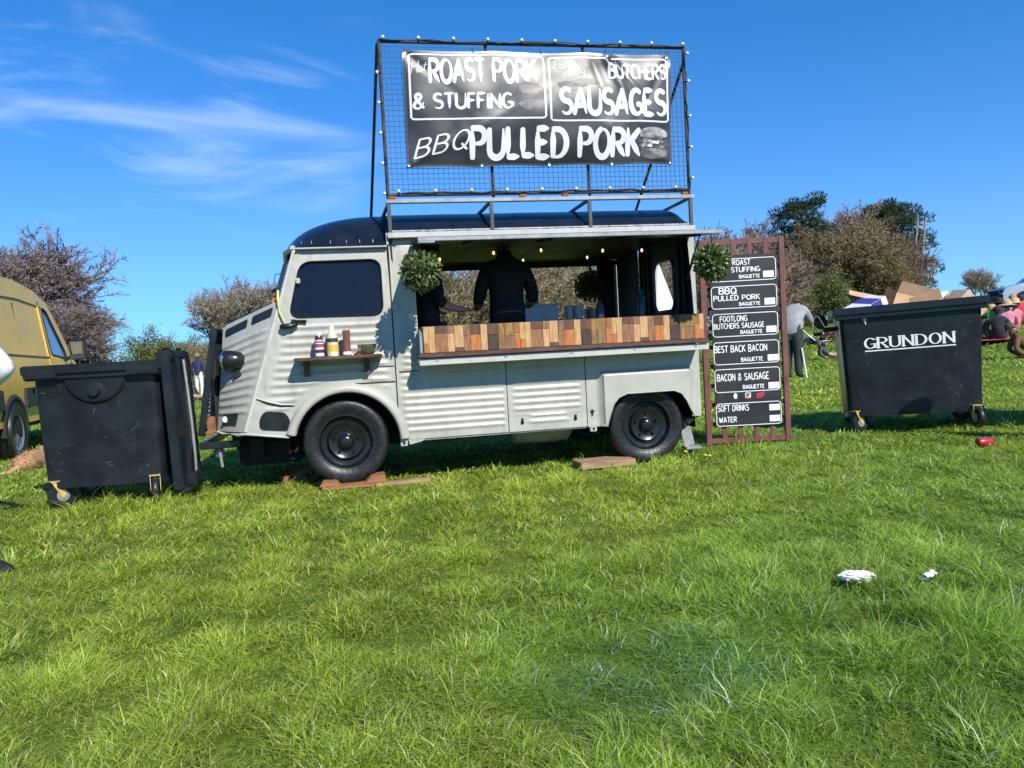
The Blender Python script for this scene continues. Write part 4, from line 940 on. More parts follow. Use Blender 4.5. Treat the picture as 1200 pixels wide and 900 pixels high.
# three little emblems between the lower panels
q = MB(); P_ = [(0.308+.032*math.cos(R(90+72*i))*1, .455+.03*math.sin(R(90+72*i))) for i in range(5)]; q.add([mf(u, z, .0012) for u, z in P_], [(0,1,2,3,4)]); q.build('emblem', M['white'], bo)
q = MB(); q.add([mf(u, z, .0012) for u, z in ((.455,.436),(.54,.436),(.54,.480),(.455,.480))], [(0,1,2,3)]); q.build('emblem', M['white'], bo)
q = MB(); q.add([mf(u, z, .0014) for u, z in ((.455,.424),(.54,.424),(.54,.434),(.455,.434))], [(0,1,2,3)]); q.add([mf(u, z, .0014) for u, z in ((.628,.424),(.70,.430),(.745,.452),(.742,.486),(.70,.474),(.628,.468))], [(0,1,2,3,4,5)]); q.build('red_emblem', mat('red_ink', (.5,.03,.035), .5), bo)
q = MB(); lettering(q, 'BP', .468, .528, .444, .472, mf, lambda t, d: .10, lift=.0024); stroke(q, [(.645,.440),(.73,.464)], lambda t, d: .004, mf, .0026, .02); q.build('emblem_lettering', M['board'], bo)
for u, z in ((.1,.972),(.9,.960),(.1,.462),(.84,1.738),(.12,.178),(.88,.177)):
    q = MB(); q.lathe([(.004,-.0372),(0,-.0378)], mf(u, z, 0)[:1]+(0,)+mf(u, z, 0)[2:], 'y', 8); q.build('screw', M['steel'], bo)

# ================================================================== WASTE BINS
def make_bin(W, D, H, name, label, loc, rz, ry=0.0, trunnion_front=False, group='dark four-wheeled waste bins'):
    """W across the face towards the viewer, D deep, H to the top of the rim; origin on the ground at the middle"""
    root = empty(name, loc, rz, label, 'waste bin', group, ry=ry)
    zb = .155; t = .93
    q = MB(); hw, hd = W/2-.05, D/2-.05; bw, bd = hw*.945, hd*.89
    N_ = 10
    def ring(k):
        f = k/N_; a = bw+(hw-bw)*f; b = bd+(hd-bd)*f; z = zb+(H-.085-zb)*f; r_ = .06
        return [(x, y, z) for x, y in rrect(-a, a, -b, b, r_, 4)]
    rings = [ring(k) for k in range(N_+1)]; n = len(rings[0]); base = [p for r_ in rings for p in r_]
    fs = [(k*n+i, k*n+(i+1)%n, (k+1)*n+(i+1)%n, (k+1)*n+i) for k in range(N_) for i in range(n)]+[tuple(reversed(range(n)))]
    q.add(base, fs)
    # inside
    ins = [(x*.96, y*.95, z+.02) for x, y, z in base]; q.add(ins, [tuple(reversed(f)) for f in fs])
    body = q.build('body', M['bin'], root, smooth=35)
    rim = MB(); a, b = W/2, D/2
    rim.box(-a, a, -b, -b+.075, H-.075, H-.003); rim.box(-a, a, b-.075, b, H-.075, H-.003); rim.box(-a, -a+.075, -b+.075, b-.075, H-.075, H-.003); rim.box(a-.075, a, -b+.075, b-.075, H-.075, H-.003)
    rim.box(-a+.012, a-.012, -b+.012, -b+.045, H-.115, H-.0752); rim.build('rim', M['bin'], root, bevel=.010)
    for sx in ((-1, 1) if trunnion_front else ()):
        g = MB(); x0 = sx*(W/2-.14); g.box(x0-.115, x0+.115, -b-.018, -b+.02, H-.105, H-.01); g.build('rim_block', M['bin'], root, bevel=.008)
        g = MB(); g.box(x0-.075, x0+.075, -b-.0195, -b-.015, H-.075, H-.042); g.build('grip_slot', mat('bin_slot', (.006,.007,.009), .7), root)
        # lifting arm at each side
    for sx in (-1, 1):
        for sy in (-1, 1):
            cs_ = empty('castor', (sx*(bw-.07), sy*(bd-.015), 0)); cs_.parent = root
            cs_.rotation_euler = (0, 0, {(-1,-1):.75,(1,-1):-1.25,(-1,1):.4,(1,1):-.6}[(sx,sy)])
            wq = MB(); wq.lathe([(0,-.022),(.055,-.022),(.088,-.024),(.097,-.014),(.1,0),(.097,.014),(.088,.024),(.055,.022),(0,.022)], (.035,0,.1), 'y', 24); wq.build('castor_wheel', M['rubber'], cs_, smooth=40)
            hb = MB(); hb.lathe([(0,-.030),(.03,-.028),(.045,-.0245)], (.035,0,.1), 'y', 16); hb.build('castor_hub', M['grey'], cs_, smooth=40)
            fk = MB()
            for s_ in (-1, 1): fk.add([(x, s_*.034+d_, z) for d_ in (0, .004) for x, z in ((-.04,.205),(.045,.205),(.055,.10),(.035,.075),(.015,.10))], [(0,1,2,3,4),(9,8,7,6,5)]+[(i,(i+1)%5,5+(i+1)%5,5+i) for i in range(5)])
            fk.box(-.045,.05,-.038,.038,.2051,.214); fk.build('castor_fork', M['zinc'], cs_)
    for sx in (-1, 1):
        g = MB(); x0 = sx*(bw-.10); g.add([(x0-.13,-bd-.012,zb-.004),(x0+.13,-bd-.012,zb-.004),(x0+.13,-bd+.15,zb-.004),(x0-.13,-bd+.15,zb-.004),(x0-.09,-bd-.016,zb+.055),(x0+.09,-bd-.016,zb+.055),(x0+.09,-bd+.15,zb+.055),(x0-.09,-bd+.15,zb+.055)], [(0,3,2,1),(4,5,6,7),(0,1,5,4),(1,2,6,5),(2,3,7,6),(3,0,4,7)]); g.build('castor_mount', M['bin'], root, bevel=.008)
    for sx in (-1, 1):
        for s_ in ((-1,) if trunnion_front else (-1,)):
            g = MB(); g.box(sx*(W/2-.09)-.04, sx*(W/2-.09)+.04, -b*.3, b*.3, H-.26, H-.11); g.tube([(sx*(W/2-.09),0,H-.19),(sx*(W/2+.075),0,H-.19)], .024, 10); g.build('lifting_pin', M['bin'], root, smooth=40)
    return root
# right-hand bin
rb_ = make_bin(1.30, .92, 1.20, 'waste_bin', 'dark bin with white serif lettering, heaped with cardboard, on the right', (3.87,7.50,.032), R(-19), ry=R(-1.8), group='dark four-wheeled waste bins')
def bface(x, z, l):   # front face of that bin: slopes outward towards the top
    W, D, H = 1.30, .92, 1.20; zb = .155; hd = D/2-.05; bd = hd*.89; f = (z-zb)/(H-.085-zb); return (x, -(bd+(hd-bd)*f)-l, z)
q = MB()
# serif capitals: broad-nib strokes (upright strokes thick, level strokes thin) with bracket serifs
def nib(t, d): a = abs(d.y); return .026+.062*a**1.5
GX0, GX1, GZ0, GZ1 = -.385, .36, .800, .895
paths, Wt = text_paths('GRUNDON', .20); sx_ = (GX1-GX0)/Wt; sz_ = GZ1-GZ0
for i, p_ in enumerate(paths): stroke(q, [(GX0+x*sx_, GZ0+y*sz_) for x, y in p_], lambda t, d: .125*nib(t, d), bface, .0022+.0003*(i % 5), .008)
x = 0
for ch in 'GRUNDON':
    w_ = GLY[ch][0]; ser = {'R':[(0,0),(0,1),(.54,0)],'U':[(0,1),(.58,1)],'N':[(0,0),(0,1),(.58,1)],'D':[(0,0),(0,1)],'G':[(.62,.42),(.58,.86)],'O':[]}[ch]
    for (a, b) in ser: stroke(q, [(GX0+(x+a-.12)*sx_, GZ0+b*sz_), (GX0+(x+a+.12)*sx_, GZ0+b*sz_)], lambda t, d: .0040, bface, .0038, .01, cap=False)
    x += w_+.20
q.build('lettering', M['white'], rb_)
q = MB(); stroke(q, [(GX0-.005,.775),(GX1+.012,.775)], lambda t, d: .0055, bface, .0024, .05, cap=False); q.build('underline', M['white'], rb_)
# scuffs: thin pale scratches on the plastic
def scuffs(root, fn, n, x0, x1, z0, z1, seed):
    r_ = random.Random(seed); q = MB()
    for k in range(n):
        x, z = r_.uniform(x0, x1), r_.uniform(z0, z1); L_ = r_.uniform(.012,.07); a = r_.uniform(0, PI)
        w_ = r_.uniform(.0006,.0028); stroke(q, [(x, z), (x+L_*.5*math.cos(a)+r_.uniform(-.006,.006), z+L_*.5*math.sin(a)), (x+L_*math.cos(a), z+L_*math.sin(a))], lambda t, d: w_*(1-abs(2*t-1)*.8), fn, .0008+k*.00003, .02, cap=False)
    tag(q.build('scuff_marks', mat('scuff', (.085,.095,.105), .6, var=.3), root), kind='stuff')
scuffs(rb_, bface, 46, -.5, .5, .22, 1.0, 4)
# left-hand bin, lid thrown open
lb_ = make_bin(1.00, .66, 1.075, 'waste_bin', 'dark bin with its lid thrown open, standing left of the food van nose', (-3.095,5.95,-.004), R(5), group='dark four-wheeled waste bins', trunnion_front=True)
def lface(x, z, l):
    W, D, H = 1.0, .66, 1.075; zb = .155; hd = D/2-.05; bd = hd*.89; f = (z-zb)/(H-.085-zb); return (x, -(bd+(hd-bd)*f)-l, z)
scuffs(lb_, lface, 40, -.36, .36, .2, .9, 9)
# half-round trunnion plate with its stub
q = MB(); P_ = [(.0+.225*math.cos(R(a)), .985+.215*math.sin(R(a))) for a in range(180, 361, 12)]
P_ = [(-.27,1.0)]+P_+[(.27,1.0)]; n = len(P_)
q.add([lface(x, z, .004) for x, z in P_]+[lface(x*.93, 1.0+(z-1.0)*.93, .022) for x, z in P_], [tuple(range(n, 2*n))]+[(i, i+1, n+i+1, n+i) for i in range(n-1)])
q.build('trunnion_plate', M['bin'], lb_, smooth=40)
q = MB(); c0 = lface(0, .865, .0); q.lathe([(.085,.0),(.08,-.022),(.045,-.030),(.036,-.055),(.0,-.058)], c0, 'y', 20); q.build('trunnion_stub', M['bin'], lb_, smooth=45)
# lid hanging behind (to the right)
lid_ = empty('lid', (.485,0,1.06)); lid_.parent = lb_; lid_.rotation_euler = (0, R(-2), R(3))
q = MB()
def lidp(u, v):   # u along the hinge (-.40...40), v down 0..1
    y = -.33+.50*u; z = .03-.98*v; bulge = .028*math.sin(PI*min(1, max(0, v)))+.02*math.sin(PI*u)
    return (.035+bulge, y, z)
q.grid(lidp, 10, 12); q.add([(.0,-.33,.03),(.0,.17,.03),(.0,.17,-.95),(.0,-.33,-.95)], [(0,1,2,3)])
q.build('lid_shell', M['bin'], lid_, smooth=50)
q = MB()
for y in (-.33, .17): q.box(-.012,.060,y-.022,y+.022,-.97,.05)
q.box(-.012,.085,-.33,.17,-.985,-.945); q.build('lid_rim', M['bin'], lid_, bevel=.01)
q = MB()
for y in (-.18,.04): q.box(.05,.088,y-.03,y+.03,-.90,.02)
q.build('lid_rib', M['bin'], lid_, bevel=.012)
q = MB(); q.tube([(.078,-.06,.0),(.088,-.07,-.25),(.092,-.07,-.5),(.088,-.06,-.75),(.075,-.04,-.93)], .011, 8); q.build('lid_strap', M['grey'], lid_, smooth=60)
for y in (-.26,.09):
    q = MB(); q.box(-.05,.065,y-.05,y+.05,.0,.075); q.box(-.02,.04,y-.02,y+.02,.075,.098); q.build('hinge_block', M['bin'], lid_, bevel=.012)
q = MB(); q.box(.05,.13,-.24,-.06,-.96,-.86); q.build('lid_grip', M['bin'], lid_, bevel=.012)
# --- cardboard heaped in the right-hand bin ---------------------------------------
def carton(loc, size, rot, label, mt, open_=True, stripe=None, name='cardboard_box'):
    o = empty(name, loc, rot[2], label, 'cardboard box', 'boxes heaped in the waste bin', rx=rot[0], ry=rot[1])
    w_, d_, h_ = size; q = MB(); t = .004
    q.box(-w_/2,w_/2,-d_/2,-d_/2+t,0,h_); q.box(-w_/2,w_/2,d_/2-t,d_/2,0,h_); q.box(-w_/2,-w_/2+t,-d_/2+t,d_/2-t,0,h_); q.box(w_/2-t,w_/2,-d_/2+t,d_/2-t,0,h_); q.box(-w_/2+t,w_/2-t,-d_/2+t,d_/2-t,0,t); q.build('carton', mt, o)
    if open_:
        for sx in (-1, 1):
            q = MB(); q.add([(sx*w_/2,-d_/2,h_),(sx*w_/2,d_/2,h_),(sx*(w_/2+.10),d_/2-.01,h_+.05),(sx*(w_/2+.10),-d_/2+.01,h_+.05)], [(0,1,2,3)]); q.build('box_flap', mt, o)
            q = MB(); q.add([(-w_/2,sx*d_/2,h_+.001),(w_/2,sx*d_/2,h_+.001),(w_/2-.01,sx*(d_/2+.07),h_+.09),(-w_/2+.01,sx*(d_/2+.07),h_+.09)], [(0,1,2,3)]); q.build('box_flap', mt, o)
    else:
        q = MB(); q.box(-w_/2,w_/2,-d_/2,d_/2,h_-.0005,h_+.003); q.build('box_top', mt, o)
    if stripe:
        q = MB(); q.box(-w_*.08,w_*.30,-d_/2-.002,-d_/2-.0008,.0,h_); q.box(-w_*.08,w_*.30,-d_/2-.002,d_/2,h_+.0035,h_+.005); q.build('printed_stripe', stripe, o)
cb2 = mat('pale_cardboard', (.56,.40,.26), .8, var=.1); wb = mat('white_board', (.72,.72,.72), .7, var=.05); pu = mat('purple_print', (.07,.05,.30), .5); gb = mat('grey_tray', (.26,.30,.34), .5)
carton((3.50,7.42,1.02), (.30,.26,.26), (R(6),R(-24),R(12)), 'white box with a purple stripe poking up at the left of the bin', wb, False, pu)
carton((3.66,7.72,1.06), (.42,.34,.18), (R(14),R(10),R(20)), 'brown open carton behind the purple striped box', M['cardb'])
carton((3.84,7.44,1.10), (.30,.26,.16), (R(-34),R(20),R(-25)), 'tipped brown carton in the middle of the bin heap', M['cardb'])
carton((4.00,7.52,1.08), (.26,.22,.20), (R(30),R(40),R(30)), 'pale brown box standing on its corner in the bin heap', cb2, False)
carton((4.16,7.56,1.12), (.44,.30,.12), (R(38),R(-8),R(5)), 'white flattened carton leaning at the back of the bin heap', wb, False)
carton((4.20,7.28,1.06), (.27,.22,.24), (R(4),R(45),R(8)), 'brown box turned corner up at the right of the bin heap', cb2, False)
carton((4.02,7.32,1.04), (.30,.22,.15), (R(-20),R(-18),R(-10)), 'low brown carton at the front of the bin heap', M['cardb'])
carton((3.84,7.70,1.14), (.5,.3,.10), (R(25),R(-6),R(-4)), 'grey-blue flat tray lying across the bin heap', gb, False)

# ================================================================== LITTER
rt = empty('paper_wrapper', (1.30,2.95,gz(1.3,2.95)+.045), R(-8), 'crumpled white paper wrapper lying on the grass in front', 'litter', 'scraps of white paper on the grass')
def crump(u, v):
    a = 2*PI*u; t = PI*v; r_ = 1+.16*math.sin(5*a+3*t)+.12*math.sin(9*a-7*t)+.08*math.sin(17*t+4*a); k = max(0, math.sin(t))**.8
    return (-.065*math.cos(t)*(1+.1*math.sin(3*a)), .030*k*r_*math.cos(a), .020*k*r_*math.sin(a))
q = MB(); q.grid(crump, 30, 26); q.build('wrapper', mat('white_paper', (.80,.80,.80), .6, var=.06, vs=30), rt, smooth=24)
rt = empty('paper_cup', (1.545,2.89,gz(1.5,2.9)+.050), R(38), 'small flattened white paper packet lying right of the wrapper', 'litter', 'scraps of white paper on the grass', rx=R(-14))
q = MB(); q.grid(lambda u, v: (-.04+.08*u, (-.019+.038*v), .011*math.sin(PI*v)*(1+.3*math.sin(7*u))+.003*math.sin(11*u+5*v)), 14, 10); q.grid(lambda u, v: (-.04+.08*u, -.019+.038*v, -.002-.004*math.sin(PI*v)), 6, 6); q.build('packet', MATS['white_paper'], rt, smooth=40)
rt = empty('drinks_can', (3.64,5.93,gz(3.64,5.93)+.055), R(8), 'dented red drinks can lying in the grass by the right bin', 'litter')
q = MB(); q.lathe([(0,-.062),(.026,-.062),(.033,-.052),(.034,0),(.030,.02),(.033,.045),(.026,.062),(0,.063)], (0,0,0), 'x', 20); q.build('can', M['red'], rt, smooth=40)
q = MB(); q.lathe([(.0265,-.0635),(.022,-.0645),(.02,-.060),(0,-.060)], (0,0,0), 'x', 20); q.build('can_base', M['black'], rt, smooth=40)
q = MB(); q.lathe([(.0355,.012),(.0355,.030)], (0,0,0), 'x', 20, R(200), R(300)); q.build('white_flash', M['white'], rt)
# black bag at the left edge
rt = empty('black_bag', (-2.72,3.86,gz(-2.72,3.86)-.01), 0, 'rounded black bag on the grass at the left edge of the picture', 'bag')
q = MB(); q.grid(lambda u, v: ((.13+.015*math.sin(4*PI*u))*math.cos(2*PI*u)*max(0, math.sin(PI*(.5+v*.5)))**.7, .09*math.sin(2*PI*u)*max(0, math.sin(PI*(.5+v*.5)))**.7, .10*v**.8), 26, 10); q.build('bag_body', mat('black_fabric', (.008,.009,.011), .8, var=.3), rt, smooth=60)
q = MB(); q.tube([(-.06,0,.09),(-.04,.0,.14),(.03,.0,.14),(.05,0,.09)], .007, 6); q.build('bag_handle', MATS['black_fabric'], rt, smooth=60)
# dandelions
dn = mat('dandelion_yellow', (.75,.55,.02), .6)
for i, (x, y) in enumerate(((1.52,6.15),(1.545,6.10),(1.43,6.42))):
    rt = empty('dandelion', (x, y, gz(x,y)), i, ('taller','shorter','small')[i]+' yellow dandelion in the grass '+('below the menu board','right beside the taller one','by the rear stay')[i], 'flower', 'dandelions near the rear wheel')
    q = MB(); q.tube([(0,0,0),(.004,.002,.07)], .002, 5); q.build('stem', mat('flower_stem', (.10,.16,.04), .6), rt)
    q = MB(); q.lathe([(0,.068),(.012,.07),(.017,.078),(.012,.084),(0,.086)], (.004,.002,0), 'z', 12); q.build('flower_head', dn, rt, smooth=60)
# ================================================================== VEHICLES BEHIND
def at(u, v, Y):
    d = CAM_R @ Vector(((u-600)/900, -(v-450)/900, -1)); return Vector((0,0,CAM_H))+d*(Y/d.y)
def gpos(u, v, Y): p = at(u, v, Y); return (p.x, Y, gz(p.x, Y))
def small_wheel(parent, c, r, w_, sgn):
    e = bpy.data.objects.new('wheel', None); col.objects.link(e); e.parent = parent; e.location = c; e.empty_display_size = .1
    q = MB(); q.lathe([(r*.66,0),(r*.72,-.012),(r*.95,-.014),(r,.02),(r,w_-.02),(r*.95,w_),(r*.66,w_)], (0,0,0), 'y', 32); q.build('tyre', M['rubber'], e, smooth=45)
    q = MB(); q.lathe([(r*.66,.0),(r*.6,.02),(r*.5,.03),(r*.2,.02),(0,.015)], (0,0,0), 'y', 32); q.build('rim', mat('alloy_rim', (.32,.33,.34), .4, metal=.7), e, smooth=45)
    for k in range(8):
        q = MB(); a = 2*PI*k/8; q.lathe([(r*.07,.012),(0,.010)], (r*.42*math.cos(a),.0,r*.42*math.sin(a)), 'y', 8); q.build('rim_hole', M['under'], e)
    if sgn < 0: e.rotation_euler = (0,0,PI)
# gold panel van: local x forward, y to its left, z up; origin under its near (right-hand) rear wheel
gv = empty('panel_van', (-6.02,9.25,gz(-6,9.2)-.02), R(90+17), 'gold yellow panel van parked at the left edge behind the bin', 'van')
GW = 1.95
prof = [(-1.0,.42),(-1.05,.75),(-1.03,1.9),(-.95,2.16),(-.6,2.25),(.9,2.27),(1.7,2.20),(2.25,2.06),(2.75,1.62),(3.05,1.28),(3.2,1.16),(3.75,1.02),(3.92,.80),(3.95,.42)]
def pyy(z): return .0+max(0, z-1.15)*.13
def gsheet(side):
    f = (lambda x, z: (x, pyy(z)-.02*math.exp(-((z-.95)/.25)**2), z)) if side == 0 else (lambda x, z: (x, GW-pyy(z), z))
    def arch(cx): return [(cx+.40*math.cos(R(a)), .34+.40*math.sin(R(a))) for a in range(168, 10, -12)]
    win_ = rpoly([(1.90,1.98),(2.12,1.94),(2.70,1.34),(2.72,1.24),(1.92,1.30)], .07, 4)
    q = MB(); sheet(q, prof, [win_], f, dx=.12, dz=.08)
    return q, f, win_
for side in (0, 1):
    q, f, win_ = gsheet(side); b_ = q.build('body_side', M['yellow'], gv, smooth=50)
    s = -1 if side == 0 else 1
    q = MB(); q.add([Vector(f(x, z))+Vector((0, -s*.012, 0)) for x, z in win_], [tuple(range(len(win_)))]); q.build('door_window', mat('van_glass', (.10,.16,.26), .05, var=.1), gv)
    q = MB(); W_ = win_+win_[:1]; q.tube([Vector(f(x, z))+Vector((0, s*.002, 0)) for x, z in W_], .012, 6, cap=False); q.build('window_frame', M['cladding'], gv)
    for nm, pth, r_, mt in (('door_seam', [(1.80,.5),(1.80,1.3),(1.78,2.05)], .008, M['under']), ('sliding_door_rail', [(-.8,1.30),(1.75,1.26)], .012, mat('gold_shade_trim', (.30,.21,.05), .4)), ('panel_line', [(-.9,1.98),(.8,2.02),(1.85,1.98)], .012, MATS['gold_shade_trim']), ('door_seam', [(2.95,.5),(2.95,1.22)], .008, M['under']), ('panel_line', [(.62,.6),(.62,1.95)], .008, M['under'])):
        q = MB(); q.tube([Vector(f(x, z))+Vector((0, s*.004, 0)) for x, z in pth], r_, 6); q.build(nm, mt, gv)
    q = MB(); q.bar(Vector(f(1.72,2.0))+Vector((0,s*.004,0)), Vector(f(1.75,.95))+Vector((0,s*.004,0)), .05, .03, up=(0,1,0)); q.build('door_pillar', M['yellow'], gv, bevel=.01)
    for x0, x1 in ((-1.0,-.42),(.42,2.4)):
        q = MB(); y0 = -.045 if side == 0 else GW+.0; q.box(x0, x1, y0, y0+.045, .62, .86); q.build('side_cladding', M['cladding'], gv, bevel=.012)
    for cx in (0, 3.0):
        q = MB(); pr_ = [(.46,-.02),(.44,-.04),(.40,-.035),(.39,.12)]; pr_ = [(r_, h if side == 0 else GW-h) for r_, h in pr_]; q.lathe(pr_, (cx,0,.34), 'y', 24, R(-5), R(185)); q.build('wheel_arch', M['cladding'] if cx == 0 else M['yellow'], gv, smooth=60)
        q = MB(); q.lathe([(.40,0),(0,0)], (cx, -.024 if side == 0 else GW+.024, .34), 'y', 24, R(-20), R(200)); q.build('wheel_well', M['under'], gv)
def gtop(u, v):
    P_ = prof[1:13]; k = u*(len(P_)-1); i = min(int(k), len(P_)-2); t = k-i; x = P_[i][0]*(1-t)+P_[i+1][0]*t; z = P_[i][1]*(1-t)+P_[i+1][1]*t; y0 = pyy(z); return (x, y0+(GW-2*y0)*v, z+.035*math.sin(PI*v))
q = MB(); q.grid(gtop, 44, 8); q.build('body_top', M['yellow'], gv, smooth=60)
q = MB(); q.grid(lambda u, v: (lambda p: (p[0]+.015, p[1], p[2]+.012))(gtop((7.15+1.7*u)/11, .06+.88*v)), 6, 6); q.build('windscreen', MATS['van_glass'], gv, smooth=60)
q = MB(); q.box(-1.0,3.9,.05,GW-.05,.36,.45); q.build('underbody', M['under'], gv)
for cx in (0, 3.0): small_wheel(gv, (cx,-.035,.335), .335, .2, 1); small_wheel(gv, (cx,GW+.035,.335), .335, .2, -1)
q = MB(); q.box(2.42,2.62,-.30,-.10,1.22,1.50); q.tube([(2.5,-.1,1.26),(2.55,.0,1.22)], .03, 8); mr_o = q.build('wing_mirror', M['cladding'], gv, bevel=.03)
q = MB(); q.box(2.412,2.418,-.28,-.12,1.30,1.48); q.build('mirror_glass', mat('mirror', (.5,.55,.6), .05, metal=1), mr_o)

# silver car on the rise at the right
cp = gpos(1192, 350, 29); car = empty('parked_car', cp, R(180-14), 'silver hatchback parked on the rise at the right edge', 'car')
cpf = [(-1.0,.30),(-1.05,.6),(-.95,.82),(-.1,.98),(.55,1.46),(1.0,1.52),(2.0,1.48),(2.75,1.02),(2.95,.95),(3.05,.6),(3.0,.30)]
cpf = [(-x, z) for x, z in cpf]
CW = 1.7
def cyy(z): return max(0, z-.85)*.28
for side in (0, 1):
    cw = rpoly([(-.03,1.0),(-.60,1.40),(-1.0,1.45),(-1.95,1.42),(-2.5,1.03)], .06, 3)
    f = (lambda x, z: (x, cyy(z)+.05*abs(x+1)**3*.04, z)) if side == 0 else (lambda x, z: (x, CW-cyy(z)-.05*abs(x+1)**3*.04, z))
    q = MB(); sheet(q, cpf, [cw], f, dx=.2, dz=.1); q.build('body_side', M['silver'], car, smooth=50)
    q = MB(); s = -1 if side == 0 else 1; q.add([Vector(f(x, z))+Vector((0,-s*.01,0)) for x, z in cw], [tuple(range(len(cw)))]); q.build('side_window', MATS['van_glass'], car)
    q = MB(); q.bar(Vector(f(-1.25,1.0)), Vector(f(-1.25,1.46)), .07, .03, up=(0,1,0)); q.build('door_pillar', M['cladding'], car)
    for cx in (.35,-2.3):
        q = MB(); q.lathe([(.36,0),(0,0)], (cx,-.012 if side == 0 else CW+.012,.31), 'y', 20, R(-10), R(190)); q.build('wheel_well', M['under'], car)
def ctop(u, v):
    P_ = cpf[1:10]; k = u*(len(P_)-1); i = min(int(k), len(P_)-2); t = k-i; x = P_[i][0]*(1-t)+P_[i+1][0]*t; z = P_[i][1]*(1-t)+P_[i+1][1]*t; y0 = cyy(z)+.05*abs(x+1)**3*.04; return (x, y0+(CW-2*y0)*v, z+.03*math.sin(PI*v))
q = MB(); q.grid(ctop, 32, 8); q.build('body_top', M['silver'], car, smooth=50)
q = MB(); q.grid(lambda u, v: (lambda p: (p[0]+.012, p[1], p[2]+.014))(ctop((2.1+.85*u)/8, .08+.84*v)), 4, 6); q.build('windscreen', MATS['van_glass'], car, smooth=60)
q = MB(); q.box(1.0,1.09,.15,CW-.15,.30,.58); q.build('bumper', M['cladding'], car, bevel=.03)
q = MB(); q.box(1.03,1.075,.45,CW-.45,.60,.76); q.build('grille', M['under'], car, bevel=.01)
for y in (.20,CW-.20-.22): q = MB(); q.box(.94,1.06,y,y+.22,.64,.77); q.build('headlamp', M['glass'], car, bevel=.02)
q = MB(); q.box(-2.95,1.0,.1,CW-.1,.22,.32); q.build('underbody', M['under'], car)
for cx in (.35,-2.3): small_wheel(car, (cx,-.03,.31), .31, .19, 1); small_wheel(car, (cx,CW+.03,.31), .31, .19, -1)
for s_, y in ((-1,-.12),(1,CW+.12)): q = MB(); q.box(-.30,-.12,y-.08,y+.08,.98,1.10); q.build('wing_mirror', M['cladding'], car, bevel=.03)

# ================================================================== TENTS, SCAFFOLD, PUSHCHAIRS
def tent(u, v, Y, h, w_, label):
    p = at(u, v, Y); z0 = gz(p.x, Y); t = empty('bell_tent', (p.x, Y, z0), R(30), label, 'tent', 'white tents behind the food van')
    H_ = p.z-z0; n = 10
    q = MB(); ring = [(w_*math.cos(2*PI*i/n), w_*math.sin(2*PI*i/n)) for i in range(n)]
    q.add([(x, y, h) for x, y in ring]+[(x*.45, y*.45, h+(H_-h)*.48) for x, y in ring]+[(0,0,H_)], [(i,(i+1)%n,n+(i+1)%n,n+i) for i in range(n)]+[(n+i,n+(i+1)%n,2*n) for i in range(n)]); q.build('roof', M['canvas'], t)
    q = MB(); q.add([(x, y, 0) for x, y in ring]+[(x, y, h) for x, y in ring], [(i,(i+1)%n,n+(i+1)%n,n+i) for i in range(n)]); q.build('wall', M['canvas'], t)
    q = MB(); q.tube([(0,0,0),(0,0,H_+.06)], .03, 6); q.build('pole', M['plank'], t)
tent(771,306,14.0,.8,.62,'white pointed tent seen through the rear window of the food van')
tent(727,339,13.0,.6,.75,'lower white tent seen through the open hatch of the food van')
sp_ = gpos(1052, 350, 58); scf = empty('scaffold_tower', sp_, R(10), 'scaffold tower with ladders in front of the dark pine trees', 'scaffold')
galv = mat('galvanised_tube', (.50,.48,.43), .5, metal=.3); zt = at(1052, 322, 58).z-sp_[2]
for x in (-1.35,1.1):
    for y in (0, 1.2):
        q = MB(); q.tube([(x,y,0),(x,y,zt+.9)], .055, 6); q.build('upright', galv, scf)
for z in (zt-.6, zt+.35):
    for y in (0, 1.2): q = MB(); q.tube([(-1.9,y,z),(1.7,y,z+.02)], .045, 6); q.build('rail', galv, scf)
q = MB(); q.box(-1.3,1.2,-.05,1.25,zt-1.35,zt-.75); q.build('platform', M['plank'], scf)
for x0, x1 in ((-2.6,-1.5),(-.75,.2)):
    for dy in (0,.4): q = MB(); q.tube([(x0,-.3+dy*0,0) if dy == 0 else (x0+.38,-.3,0),(x1 if dy == 0 else x1+.38,-.1,zt+.2)], .045, 6); q.build('ladder_rail', galv, scf)
    for k in range(9): t = (k+1)/10; xx = x0+(x1-x0)*t; zz2 = (zt+.2)*t; q = MB(); q.tube([(xx,-.3+.2*t,zz2),(xx+.38,-.3+.2*t,zz2)], .03, 5); q.build('rung', galv, scf)
for x0 in (1.25,1.9): q = MB(); q.tube([(x0,.3,0),(x0+.9,.3,zt+4.2)], .07, 6); q.build('leaning_pole', M['plank'], scf)
